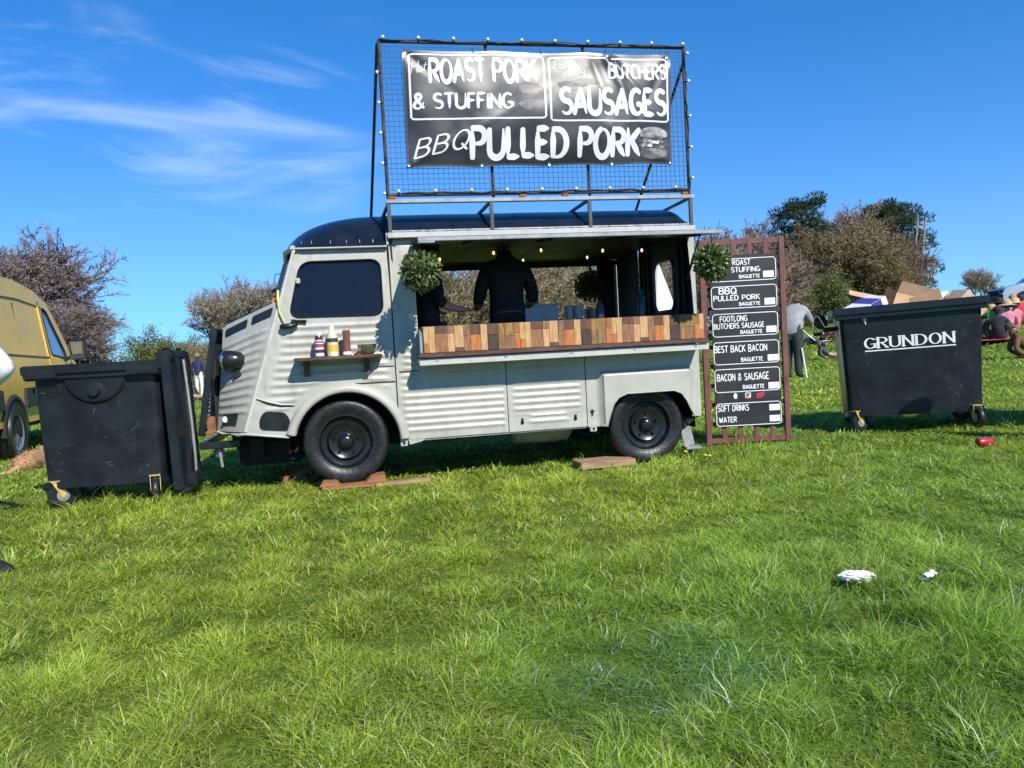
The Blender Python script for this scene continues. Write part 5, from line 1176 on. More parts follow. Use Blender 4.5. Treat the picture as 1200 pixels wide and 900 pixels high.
def pushchair(u, v, Y, rz, label):
    t = empty('pushchair', gpos(u, v, Y), rz, label, 'pushchair', 'dark pushchairs parked on the grass')
    bk = mat('pushchair_fabric', (.012,.016,.022), .8)
    q = MB(); q.grid(lambda a, b: (-.22+.44*a, .25-.55*b, .50+.30*(1-b)**2), 4, 6); q.build('seat', bk, t)
    q = MB(); q.grid(lambda a, b: (-.24+.48*a, .28-.38*math.sin(PI*.5*b), .62+.46*math.cos(PI*.5*b)), 4, 8); q.build('hood', bk, t, smooth=60)
    q = MB(); q.box(-.2,.2,-.25,.2,.25,.40); q.build('basket', bk, t, bevel=.02)
    for sx in (-.24,.24):
        q = MB(); q.tube([(sx,-.42,.12),(sx,.05,.55),(sx,.45,1.02)], .016, 6); q.tube([(sx,.36,.14),(sx,.02,.55)], .016, 6); q.build('frame_tube', M['grey'], t)
        for y in (-.42,.36): q = MB(); q.lathe([(0,-.02),(.10,-.02),(.125,0),(.10,.02),(0,.02)], (0,0,0), 'x', 16); q.xf(Matrix.Translation((sx,y,.125))); q.build('wheel', M['rubber'], t)
    q = MB(); q.tube([(-.24,.45,1.02),(.24,.45,1.02)], .02, 6); q.build('handle', M['black'], t)
pushchair(947,388,27,R(70),'dark pushchair on the grass right beside the grey-jumper person')
pushchair(962,386,30,R(120),'dark pushchair in front of the standing onlookers')
bl_ = empty('picnic_blanket', gpos(968,395,30), R(15), 'pale picnic blanket spread by the pushchairs', 'blanket')
q = MB(); q.grid(lambda a, b: (-1.0+2*a, -.7+1.4*b, .03+.02*math.sin(9*a)*math.sin(7*b)), 12, 10); q.build('cloth', M['canvas'], bl_)
bl_ = empty('picnic_blanket', gpos(1183,396,19.2), R(5), 'red picnic blanket under the seated crowd at the right edge', 'blanket')
q = MB(); q.grid(lambda a, b: (-1.1+2.6*a, -.6+1.5*b, .03+.02*math.sin(9*a)*math.sin(7*b)), 12, 10); q.build('cloth', mat('red_cloth', (.42,.05,.06), .8), bl_)

# ================================================================== PEOPLE
CL = {}
def cloth(c): 
    k = tuple(c)
    if k not in CL: CL[k] = mat('cloth_%d' % len(CL), c, .85, var=.12, vs=9, bump=.15, bs=40)
    return CL[k]
SK = mat('skin', (.50,.29,.20), .55, var=.08); 
POSES = {
 'stand': dict(pelvis=(0,0,.95),spine=(0,.01,1.14),chest=(0,.01,1.34),neck=(0,.01,1.50),head=(0,-.01,1.60),crown=(0,.0,1.70),sh=(.17,.01,1.42),el=(.25,.03,1.14),wr=(.25,-.05,.90),ha=(.25,-.07,.82),hip=(.09,0,.90),kn=(.10,-.01,.50),an=(.10,.03,.09),toe=(.12,-.12,.04)),
 'cook': dict(pelvis=(0,0,.95),spine=(0,.01,1.14),chest=(0,-.01,1.34),neck=(0,-.02,1.50),head=(0,-.06,1.59),crown=(0,-.06,1.70),sh=(.19,.0,1.42),el=(.27,.0,1.13),wr=(.25,-.22,1.06),ha=(.24,-.30,1.07),hip=(.09,0,.90),kn=(.10,-.01,.50),an=(.10,.03,.09),toe=(.12,-.12,.04)),
 'bend': dict(pelvis=(0,.10,.93),spine=(0,.0,1.10),chest=(0,-.13,1.28),neck=(0,-.27,1.38),head=(0,-.37,1.38),crown=(0,-.46,1.36),sh=(.19,-.18,1.31),el=(.25,-.34,1.08),wr=(.20,-.54,1.0),ha=(.19,-.62,1.0),hip=(.09,.08,.88),kn=(.10,.02,.48),an=(.10,.06,.09),toe=(.12,-.09,.04)),
 'sit': dict(pelvis=(0,0,.13),spine=(0,.05,.30),chest=(0,.05,.50),neck=(0,.03,.66),head=(0,.0,.76),crown=(0,.0,.86),sh=(.17,.04,.58),el=(.26,-.08,.36),wr=(.16,-.28,.34),ha=(.12,-.34,.34),hip=(.10,-.03,.13),kn=(.16,-.40,.36),an=(.14,-.64,.10),toe=(.15,-.76,.07)),
 'recline': dict(pelvis=(0,0,.12),spine=(0,.17,.22),chest=(0,.33,.36),neck=(0,.42,.50),head=(0,.44,.60),crown=(0,.46,.70),sh=(.17,.36,.43),el=(.28,.42,.18),wr=(.27,.25,.06),ha=(.27,.17,.05),hip=(.10,-.03,.12),kn=(.13,-.42,.16),an=(.13,-.80,.08),toe=(.16,-.86,.16)),
 'hips': dict(pelvis=(0,0,.95),spine=(0,.01,1.14),chest=(0,.01,1.34),neck=(0,.01,1.50),head=(0,-.01,1.60),crown=(0,.0,1.70),sh=(.17,.01,1.42),el=(.50,.05,1.14),wr=(.25,-.02,1.0),ha=(.15,-.05,1.0),hip=(.09,0,.90),kn=(.10,-.01,.50),an=(.10,.03,.09),toe=(.12,-.12,.04)),
}
def person(label, loc, rz, pose, top, bottom, hair=(.06,.04,.03), shoe=(.04,.04,.045), scale=1.0, wide=1.0, hat=None, sleeve='long', detail=False, group=None, skirt=None, left_arm=None, z=None):
    root = empty('person', loc, rz, label, 'person', group)
    P = POSES[pose]; J = []; RD = []; E = []; REG = []
    def v(p, r_, r2=None): J.append(Vector(p)*scale); RD.append((r_*scale*wide, (r2 or r_)*scale*wide)); return len(J)-1
    def e(a, b, reg): E.append((a, b)); REG.append(reg)
    pe = v(P['pelvis'], .165, .12); s1 = v(P['spine'], .15, .115); ch = v(P['chest'], .175, .12); nk = v(P['neck'], .055); hd = v(P['head'], .088, .098); cr = v(P['crown'], .066, .075)
    e(pe, s1, 0); e(s1, ch, 0); e(ch, nk, 0); e(nk, hd, 2); e(hd, cr, 2)
    fw = (Vector(P['crown'])-Vector(P['head'])).normalized(); face = Vector((0,-1,0)) if abs(fw.z) > .6 else Vector((0,-.5,-.85))
    ns = v(Vector(P['head'])+face*.105+fw*.01, .016); e(hd, ns, 2)
    for s in (-1, 1):
        m_ = lambda n: (P[n][0]*s, P[n][1], P[n][2])
        sh = v(m_('sh'), .075); el = v(m_('el'), .052); wr = v(m_('wr'), .034); ha = v(m_('ha'), .040, .022)
        e(ch, sh, 0); e(sh, el, 0); e(el, wr, 0 if sleeve == 'long' else 2); e(wr, ha, 2)
        if detail:
            hv = (Vector(m_('ha'))-Vector(m_('wr'))).normalized(); sd = hv.cross(Vector((0,0,1))); sd = sd.normalized() if sd.length > .1 else Vector((1,0,0)); dn_ = hv.cross(sd)*(1 if hv.cross(sd).z < 0 else -1)
            for k, (o_, L_) in enumerate(((-.027,.060),(-.009,.072),(.009,.068),(.027,.052))):
                b = Vector(m_('ha'))+sd*o_+hv*.012; f1 = v(b, .0095); f2 = v(b+hv*L_*.55+dn_*.008, .0085); f3 = v(b+hv*L_*.9+dn_*.03, .0075); e(ha, f1, 2); e(f1, f2, 2); e(f2, f3, 2)
            b = Vector(m_('wr')).lerp(Vector(m_('ha')), .5)+sd*(-.032*s); t1 = v(b, .012); t2 = v(b+sd*(-.018*s)+hv*.035, .010); e(wr, t1, 2); e(t1, t2, 2)
        hp = v(m_('hip'), .098); kn = v(m_('kn'), .066); an = v(m_('an'), .046); to = v(m_('toe'), .040, .034)
        e(pe, hp, 1); e(hp, kn, 1); e(kn, an, 1 if skirt is None else 2); e(an, to, 3)
    me = bpy.data.meshes.new('person_skeleton'); me.from_pydata([tuple(j) for j in J], E, [])
    ob = bpy.data.objects.new('tmp', me); col.objects.link(ob)
    md = ob.modifiers.new('skin', 'SKIN'); md.use_smooth_shade = True; md.branch_smoothing = .4
    for i, sv in enumerate(me.skin_vertices[0].data): sv.radius = RD[i]; sv.use_root = (i == 0)
    ss = ob.modifiers.new('sub', 'SUBSURF'); ss.levels = 1; ss.render_levels = 1
    dg = bpy.context.evaluated_depsgraph_get(); dg.update(); body = bpy.data.meshes.new_from_object(ob.evaluated_get(dg))
    bpy.data.objects.remove(ob); bpy.data.meshes.remove(me)
    body.name = 'body'; body.materials.clear()
    for c in (cloth(top), cloth(bottom), SK, cloth(shoe)): body.materials.append(c)
    cen = np.array([p.center for p in body.polygons]); A = np.array([J[a] for a, b in E]); B = np.array([J[b] for a, b in E]); D_ = B-A
    rad = np.array([(RD[a][0]+RD[b][0])/2 for a, b in E])
    t = np.clip(((cen[:,None]-A[None])*D_[None]).sum(2)/((D_**2).sum(1)+1e-9), 0, 1); dist = np.linalg.norm(cen[:,None]-(A[None]+t[...,None]*D_[None]), axis=2)/rad
    body.polygons.foreach_set('material_index', np.array(REG)[dist.argmin(1)].astype(np.int32)); body.polygons.foreach_set('use_smooth', np.ones(len(body.polygons), bool)); body.update()
    bo_ = bpy.data.objects.new('body', body); col.objects.link(bo_); bo_.parent = root
    # hair: a cap over the crown and back of the head
    q = MB(); hc = Vector(P['head']).lerp(Vector(P['crown']), .45)*scale; up = fw; bkv = -face
    zx = Vector((1,0,0)); 
    def hp_(u, w_): 
        a = 2*PI*u; th = w_*(PI*.5+.35*(1 if math.cos(a) > 0 else .0)*abs(math.cos(a))); d = up*math.cos(th)+(bkv*math.cos(a)+zx*math.sin(a))*math.sin(th)
        return hc+d*(.112+.006*math.sin(9*a))*scale
    q.grid(hp_, 16, 6); q.build('hair', cloth(hair), root, smooth=180)
    if hat:
        q = MB(); c0 = hc+up*.045*scale
        q.lathe([(.0,.13),(.07,.125),(.105,.09),(.118,.02),(.20,.0),(.245,-.012),(.24,-.018),(.115,.0)], (0,0,0), 'z', 20); q.xf(Matrix.Translation(c0) @ Matrix.Scale(scale, 4)); q.build('hat', cloth(hat), root, smooth=60)
    if skirt:
        q = MB(); q.lathe([(.15,.98),(.19,.85),(.26,.55),(.27,.5)], (0,0,0), 'z', 16); q.xf(Matrix.Scale(scale, 4)); q.build('skirt', cloth(skirt), root, smooth=60)
    return root
NAVY = (.012,.014,.022)
pv_ = V2W(1.47,.74,.40); person('cook in a black T-shirt seen from behind inside the food van', pv_, VRZ+PI, 'cook', NAVY, (.015,.016,.02), scale=.935, wide=1.24, sleeve='short', detail=True, hair=(.015,.012,.01))
pv_ = V2W(.72,.55,.40); person('second cook bending in the shadow at the cab end of the hatch', pv_, VRZ+R(115), 'cook', NAVY, (.015,.016,.02), scale=.90, wide=1.1, sleeve='short', detail=True, hair=(.015,.012,.01))
person('person in a grey jumper bending over behind the menu board', gpos(931,447,15.6), R(180-35), 'bend', (.27,.275,.285), (.03,.032,.038), scale=1.06, wide=1.48, detail=True, shoe=(.02,.02,.022))
st = empty('walking_stick', gpos(941,444,15.4), 0, 'thin white stick planted in the grass by the grey-jumper person', 'stick'); q = MB(); q.tube([(.08,0,0),(-.0,.0,.62)], .016, 6); q.build('shaft', M['canvas'], st)
person('person in a navy vest and white trousers walking far left of the van', gpos(235,470,23), R(170), 'stand', (.02,.025,.075), (.72,.71,.68), scale=.80, hair=(.25,.15,.08), shoe=(.6,.5,.45))
person('bare-legged person sitting on the grass beyond the van nose', gpos(233,474,22.3), R(60), 'recline', (.03,.03,.035), (.48,.29,.21), scale=.85, shoe=(.5,.3,.22))
person('person in a pale shirt with hand on hip at the left picture edge', gpos(-58,470,4.75), R(172), 'hips', (.66,.69,.76), (.05,.06,.09), scale=.93, detail=True, hair=(.1,.07,.05))
person('person with brown hair standing beyond the van by the lower tent', gpos(724,400,11.6), R(190), 'stand', (.7,.66,.62), (.1,.1,.12), scale=.86, hair=(.12,.06,.035))
for i, (u, Y, tp, bt_, lb) in enumerate(((951,80,(.42,.34,.22),(.30,.22,.14),'onlooker in a tan coat farthest left by the green bush'), (959,82,(.30,.33,.16),(.10,.10,.10),'onlooker in an olive top by the green bush'), (966.5,80,(.06,.16,.30),(.05,.05,.07),'onlooker in a blue top by the green bush'), (977,78,(.50,.06,.22),(.02,.02,.03),'onlooker in a bright pink top by the green bush'))):
    person(lb, gpos(u, 370, Y), R(170+i*13), 'stand', tp, bt_, group='onlookers in front of the trees')
person('person in a white top sitting on the pale blanket', gpos(983,388,29), R(200), 'sit', (.75,.73,.72), (.45,.08,.09), hair=(.05,.03,.02))
person('person lying on the grass left of the cardboard-filled bin', gpos(973,402,21), R(75), 'recline', (.05,.05,.06), (.5,.31,.22), scale=.7)
crowd = [(1163,19.8,(.12,.30,.08),(.05,.07,.05),None,(.45,.30,.12),'seated person in a green top beside the right bin',160),
 (1172,20.8,(.02,.02,.025),(.03,.03,.04),(.012,.012,.014),(.03,.02,.02),'seated person in black with a black sun hat',180),
 (1181,19.6,(.55,.20,.26),(.62,.30,.36),(.45,.33,.18),(.1,.06,.04),'seated person in pink with a straw hat',170),
 (1190,19.9,(.50,.17,.20),(.45,.1,.14),(.50,.37,.22),(.1,.06,.04),'seated person in rose with a pale straw hat',200),
 (1198,21.8,(.50,.04,.05),(.05,.05,.06),None,(.05,.03,.02),'seated person in a red top below the silver car',185),
 (1188,22.4,(.62,.55,.55),(.2,.2,.25),None,(.35,.22,.10),'fair-haired seated person behind the straw hats',175),
 (1170,18.8,(.02,.022,.03),(.02,.02,.025),None,(.02,.015,.012),'seated person in dark clothes at the front of the crowd',150)]
for u, Y, tp, bt_, ht, hr, lb, rz in crowd: person(lb, gpos(u, 395, Y), R(rz), 'sit', tp, bt_, hat=ht, hair=hr, group='crowd sitting on the slope at the right')
for i, (u, Y, tp_, bt_, lb) in enumerate(((1158,33,(.6,.58,.55),(.1,.1,.15),'small seated person in white beyond the bin corner'),(1168,35,(.30,.08,.08),(.1,.1,.1),'small seated person in maroon beyond the green top'),(1176,34,(.10,.16,.30),(.2,.2,.2),'small seated person in blue up the slope'),(988,46,(.55,.5,.2),(.1,.1,.1),'small seated person in yellow left of the bin'),(994,52,(.12,.14,.2),(.1,.1,.1),'small seated person in slate blue by the bin rim'),(940,45,(.5,.12,.1),(.1,.1,.12),'small seated person in red beyond the grey jumper'))):
    person(lb, gpos(u, 380, Y), R(150+20*i), 'sit', tp_, bt_, group='far picnickers on the slope')
person('person in a brown top lounging nearest the right picture edge', gpos(1214,405,15.0), R(70), 'recline', (.13,.06,.03), (.20,.30,.48), hair=(.08,.05,.03), shoe=(.7,.7,.68), scale=.95)
person('dark figure standing on the scaffold platform', (sp_[0]+.1, sp_[1]+.5, sp_[2]+zt-.75), R(160), 'stand', (.02,.02,.03), (.02,.02,.03), group=None)
# furry animal behind the left bin
dg_ = empty('dog', gpos(40,556,8.0), R(100), 'light brown furry animal lying on the grass behind the left bin', 'dog')
q = MB(); q.grid(lambda u, v: ((.30*math.cos(PI*v)), (.12+.02*math.sin(PI*v*3))*max(0,math.sin(PI*v))**.6*math.cos(2*PI*u), .11+.11*max(0,math.sin(PI*v))**.6*math.sin(2*PI*u)), 20, 16)
q.build('body', mat('fawn_fur', (.42,.24,.12), .9, var=.3, vs=25, bump=.6, bs=50), dg_, smooth=180)
q = MB(); q.tube([(.24,0,.12),(.34,.04,.16),(.42,.06,.13)], [.07,.075,.03], 8); q.build('head', MATS['fawn_fur'], dg_, smooth=60)
q = MB(); q.tube([(-.28,0,.1),(-.40,.06,.05),(-.48,.16,.04)], [.03,.025,.01], 6); q.build('tail', MATS['fawn_fur'], dg_, smooth=60)
fr2 = np.random.default_rng(3); fv, ff, fc = [], [], []
for i in range(1400):
    u, v = fr2.uniform(0,2*PI), fr2.uniform(.08,.92)*PI; k = math.sin(v)**.6; p = np.array((.30*math.cos(v), .125*k*math.cos(u), .11+.11*k*math.sin(u))); n_ = np.array((.3*math.cos(v), math.cos(u)*k, math.sin(u)*k)); d = n_*.5+fr2.normal(size=3)*.5+np.array((-.5,0,-.3)); d /= np.linalg.norm(d); s_ = np.cross(d, n_); s_ /= np.linalg.norm(s_)+1e-9; L_ = fr2.uniform(.03,.06); b = len(fv)
    fv += [p-s_*.003, p+s_*.003, p+d*L_]; ff.append((b,b+1,b+2)); c = np.array((.46,.27,.14))*fr2.uniform(.6,1.25); fc += [c, c, c*1.1]
colmesh('fur', fv, ff, fc, leafmat('fur_strands', .8, .1), dg_)

# unseen stand-ins added beyond the right edge to cast shadows into view
ob_ = make_bin(1.40, 1.06, 1.20, 'waste_bin', 'stand-in dark bin added unseen beyond the right picture edge to cast a shadow', (5.55,6.35,gz(5.55,6.35)), R(-40), group='dark four-wheeled waste bins')
person('stand-in person added unseen beyond the right picture edge to cast a shadow', (4.72,5.55,gz(4.72,5.55)), R(120), 'stand', (.1,.12,.2), (.05,.05,.07))

# ================================================================== TREES
barkC = leafmat('twigs', .9, 0.0)
def grow(seed, H, spread, r0, levels, kids_, ang, gnarl, upb, trunk_frac=.28):
    """segments: (p0, p1, r0, r1, level)"""
    rr = random.Random(seed); S = []
    def br(p, d, L_, r_, lv):
        n = 3 if lv < 2 else 2; pts = [p]
        dd = d.copy()
        for i in range(n):
            dd = (dd+Vector((rr.gauss(0,gnarl), rr.gauss(0,gnarl), rr.gauss(0,gnarl)+upb*(.5 if lv else 1)))).normalized(); pts.append(pts[-1]+dd*L_/n)
        for i in range(n): S.append((pts[i], pts[i+1], r_*(1-.45*i/n), r_*(1-.45*(i+1)/n), lv))
        if lv >= levels: return
        k = kids_[lv]
        for c in range(k):
            t = rr.uniform(.35 if lv else .55, 1.0) if c else 1.0; i = min(n-1, int(t*n)); q_ = pts[i].lerp(pts[i+1], t*n-i if t < 1 else 1)
            a = R(rr.uniform(ang[0], ang[1])*(.6 if c == 0 else 1)); ax = dd.orthogonal().normalized(); ax = Matrix.Rotation(rr.uniform(0, 2*PI), 3, dd) @ ax
            nd = Matrix.Rotation(a, 3, ax) @ dd; nd = Vector((nd.x*spread, nd.y*spread, nd.z)).normalized()
            br(q_, nd, L_*rr.uniform(.62,.82)*(1.0 if lv else .9), r_*(.62 if c else .72)*.8, lv+1)
    br(Vector((0,0,0)), Vector((0,0,1)), H*trunk_frac, r0, 0)
    top = max(s[1].z for s in S); k = H/top
    return [(a*k, b*k, r_, r2, lv) for a, b, r_, r2, lv in S]
def tree_mesh(S, name, c_lo, c_hi, tw, min_r, seed, trunk_levels=1, leaf=None):
    rr = np.random.default_rng(seed); tr = MB()
    for a, b, r_, r2, lv in S:
        if lv <= trunk_levels: tr.tube([a, b], [max(r_, min_r), max(r2, min_r)], 6, cap=False)
    S2 = [q_ for q_ in S if q_[4] > trunk_levels]
    nz = lambda v: v/(np.linalg.norm(v, axis=-1, keepdims=True)+1e-9)
    A = np.array([q_[0] for q_ in S2]); B = np.array([q_[1] for q_ in S2]); RA = np.maximum([q_[2] for q_ in S2], min_r); RB = np.maximum([q_[3] for q_ in S2], min_r*.6); LV = np.array([q_[4] for q_ in S2])
    D_ = B-A; L_ = np.linalg.norm(D_, axis=1); D_ = nz(D_); U = nz(np.cross(D_, np.array((.3,.2,1.)))); W_ = np.cross(D_, U); n = len(A)
    V = np.empty((n,6,3))
    for k, t in enumerate((0, 2.094, 4.189)):
        o_ = U*math.cos(t)+W_*math.sin(t); V[:,k] = A+o_*RA[:,None]; V[:,3+k] = B+o_*RB[:,None]
    b0 = (np.arange(n)*6)[:,None]; F = np.concatenate([b0+np.array([q_]) for q_ in ((0,1,4,3),(1,2,5,4),(2,0,3,5))])
    f = np.clip((LV-1)/3, 0, 1)[:,None]; C = (np.array(c_lo)*(1-f)+np.array(c_hi)*f)*rr.uniform(.7,1.25,(n,1)); C = np.repeat(C[:,None], 6, 1)
    vs, fs, cs = [V.reshape(-1,3)], [F], [C.reshape(-1,3)]
    k = np.where(LV >= 3)[0]
    if tw:   # fine twigs as slender blades
        k = np.repeat(k, tw); m_ = len(k); P_ = A[k]+(B[k]-A[k])*rr.uniform(.1,1,(m_,1)); q_ = nz(D_[k]*.85+rr.normal(size=(m_,3))*.45); sd_ = nz(np.cross(q_, rr.normal(size=(m_,3)))); l = (L_[k]*rr.uniform(.5,1.1,m_))[:,None]
        md_ = P_+q_*l*.5+rr.normal(size=(m_,3))*l*.06
        T = np.stack([P_-sd_*min_r*.7, P_+sd_*min_r*.7, md_+sd_*min_r*.5, P_+q_*l], 1); fs.append((np.arange(m_)*4)[:,None]+np.arange(4)[None]+len(V)*6); vs.append(T.reshape(-1,3)); cs.append(np.repeat((np.array(c_hi)*rr.uniform(.7,1.3,(m_,1)))[:,None], 4, 1).reshape(-1,3))
    vs, fs, cs = np.concatenate(vs), np.concatenate(fs), np.concatenate(cs)
    lv_, lf, lc = [], [], []
    if leaf:
        cnt, size, cols = leaf; E_ = np.repeat(B[LV >= 3], cnt, 0); m_ = len(E_); o_ = E_+rr.normal(size=(m_,3))*size*3; n_ = nz(rr.normal(size=(m_,3))); u = nz(np.cross(n_, rr.normal(size=(m_,3)))); w_ = np.cross(n_, u); s_ = size*rr.uniform(.6,1.3,(m_,1))
        lv_ = np.stack([o_-u*s_, o_+w_*s_*.6, o_+u*s_, o_-w_*s_*.6], 1).reshape(-1,3); lf = (np.arange(m_)*4)[:,None]+np.arange(4)[None]; lc = np.repeat((np.array(cols)[rr.integers(len(cols), size=m_)]*rr.uniform(.7,1.25,(m_,1)))[:,None], 4, 1).reshape(-1,3)
    return tr, (vs, fs, cs), (lv_, lf, lc)
leafT = leafmat('tree_leaf', .6, .3)
PROTO = {}
def plant_tree(key, gen, loc, rz, s, label, name='bare_tree', cat='tree', group=None, sx=1.0):
    root = empty(name, loc, rz, label, cat, group); root.scale = (s*sx, s*sx, s)
    if key not in PROTO: PROTO[key] = gen(root)
    else:
        for o in PROTO[key]: c = o.copy(); col.objects.link(c); c.parent = root
    return root
def gen_bare(seed, H, spread, levels, kids_, ang, gnarl, upb, r0, c_lo, c_hi, tw, min_r, leaf=None, tf=.28):
    def g(root):
        S = grow(seed, H, spread, r0, levels, kids_, ang, gnarl, upb, tf); tr, tw_, lf = tree_mesh(S, 't', c_lo, c_hi, tw, min_r, seed, 1, leaf)
        out = [tr.build('trunk', M['bark'], root, smooth=60, normals=False), colmesh('crown', *tw_, barkC, root)]
        if len(lf[0]): out.append(colmesh('leaves', *lf, leafT, root))
        return out
    return g
BRN = (.125,.088,.068)
big = gen_bare(11, 10, 1.05, 5, (8,6,5,4,3), (22,58), .09, .03, .38, (.14,.12,.108), (.245,.195,.175), 8, .013, None, .24)
mid = gen_bare(23, 6, 1.0, 5, (5,4,4,3,3), (18,48), .12, .10, .16, (.17,.145,.11), (.29,.25,.19), 9, .011)
scr = gen_bare(31, 5, 1.25, 5, (6,5,4,3,3), (20,60), .18, .06, .10, (.13,.11,.065), (.25,.21,.12), 6, .012, None, .16)
scr2 = gen_bare(37, 5, 1.2, 5, (6,5,4,3,3), (20,60), .18, .06, .10, (.14,.10,.07), (.28,.21,.135), 6, .012, None, .18)
shr = gen_bare(41, 4, 1.3, 5, (7,5,4,3,2), (20,65), .16, .08, .08, (.10,.09,.05), (.20,.19,.08), 3, .012, (4,.058,((.125,.15,.035),(.17,.19,.045),(.22,.22,.07))), .14)
rus = gen_bare(47, 9, 1.0, 5, (7,5,4,4,3), (22,58), .14, .06, .25, (.15,.115,.09), (.26,.185,.145), 8, .019, None, .22)
olv = gen_bare(53, 9, 1.0, 5, (7,5,4,4,3), (22,58), .14, .06, .25, (.15,.115,.075), (.24,.185,.10), 6, .018, (2,.09,((.23,.175,.07),(.20,.165,.06),(.27,.20,.09))), .2)
def tp(u, Y, sink=.1): p = at(u, 420, Y); return (p.x, Y, gz(p.x, Y)-sink)
plant_tree('big', big, tp(20,46), .4, 1.02, 'wide spreading bare tree behind the gold van', sx=1.28)
plant_tree('big', big, tp(58,43), 3.3, .56, 'low spreading bare tree just above the gold van mirror', sx=1.35)
plant_tree('big', big, tp(-5,42), 5.1, .72, 'bare tree hidden half behind the gold van roof', sx=1.2)
plant_tree('big', big, tp(-90,60), 2.2, 1.1, 'bare tree partly cut off by the left picture edge')
lt = [('shr',shr,178,40,.84,'leafing green shrub farthest left of the van nose',.3),('shr',shr,210,42,.74,'leafing green shrub just behind the open bin lid',1.7),('mid',mid,247,44,.95,'pale bare tree rising above the left shrubs',.9),('mid',mid,288,46,1.0,'bare tree directly behind the van bonnet',2.4),('mid',mid,318,42,.98,'bare tree behind the cab of the food van',4.0),('scr',scr,270,36,.66,'brown scrub bush left of the van bonnet',5.2),('scr',scr,232,38,.50,'low scrub bush above the walking person',1.2),('shr',shr,150,52,.45,'low green shrub at the far field edge by the bin',4.4),('scr',scr,310,34,.72,'brown scrub bush hidden half behind the cab',.2)]
for k, g_, u, Y, s, lb, rz in lt: plant_tree(k, g_, tp(u, Y), rz, s, lb, name='bare_tree' if k == 'mid' else 'shrub', cat='tree' if k == 'mid' else 'shrub', group='trees and shrubs along the left field edge')
sr = random.Random(9)
pos = ['just behind the cab end','behind the left of the serving hatch','left of the cook','straight behind the cook','right of the cook','behind the far topiary ball','behind the tents','behind the rear window','behind the menu board','right of the menu board']
for i, u in enumerate((475,515,548,585,622,660,700,742,800,850)):
    k, g_ = (('scr',scr),('scr2',scr2))[i % 2]; Y = 24+3*(i % 3); plant_tree(k, g_, tp(u, Y), i*1.3, .80+.1*sr.random(), 'brown bare thicket seen through the van, '+pos[i], name='thicket', cat='shrub', group='brown thicket behind the food van')
for i, u in enumerate((500,545,600,650,700,755)):
    Y = 30+2*(i % 2); plant_tree('scr2' if i % 2 else 'scr', scr2 if i % 2 else scr, tp(u, Y), 2+i*1.7, 1.0, 'taller brown thicket in the second row, number %s from the cab end' % ('one','two','three','four','five','six')[i], name='thicket', cat='shrub', group='brown thicket behind the food van')
for i, (u, Y, s, k, g_, lb) in enumerate(((826,62,.98,'rus',rus,'reddish bare tree just above the roof rear end'),(862,60,.96,'rus',rus,'reddish bare tree above the left of the menu board'),(897,62,.98,'rus',rus,'reddish bare tree above the right of the menu board'),
     (975,60,.92,'olv',olv,'olive-brown tree right of the first pine'),(983,64,1.02,'rus',rus,'tall russet bare tree between the two pines'),(1012,62,1.04,'rus',rus,'tallest russet bare tree left of the second pine'),(1006,56,.86,'olv',olv,'olive-brown budding tree in front of the russet trees'),(1030,60,.80,'rus',rus,'russet bare tree behind the scaffold tower'),(940,56,.70,'olv',olv,'dull olive tree behind the grey-jumper person'),(915,52,.62,'rus',rus,'short russet tree behind the menu board'),(1062,57,.58,'rus',rus,'low russet tree at the right end of the right-hand trees'),(960,66,1.0,'rus',rus,'russet tree filling the gap behind the first pine'),(1030,54,.55,'olv',olv,'low olive tree in front of the scaffold tower'))):
    plant_tree(k, g_, tp(u, Y), i*1.1, s, lb, group='trees on the right-hand field edge')
for i, (u, Y, s, lb) in enumerate(((966,50,.95,'round green bush behind the onlookers'),(940,54,.7,'green bush behind the pushchairs'),(995,52,.66,'low green bush left of the cardboard heap'))):
    plant_tree('shr', shr, tp(u, Y), i*2.1+.5, s, lb, name='shrub', cat='shrub', group='green bushes on the right-hand field edge')
for i, (u, Y, s, lb) in enumerate(((1140,70,.62,'tip of a distant bare tree above the bin corner'),(1152,72,.60,'tip of a distant bare tree left of the silver car'),(1160,74,.5,'tip of a distant bare tree just beside the silver car'))):
    plant_tree('mid', mid, tp(u, Y), i*1.9, s, lb, group='distant tree tops over the rise')
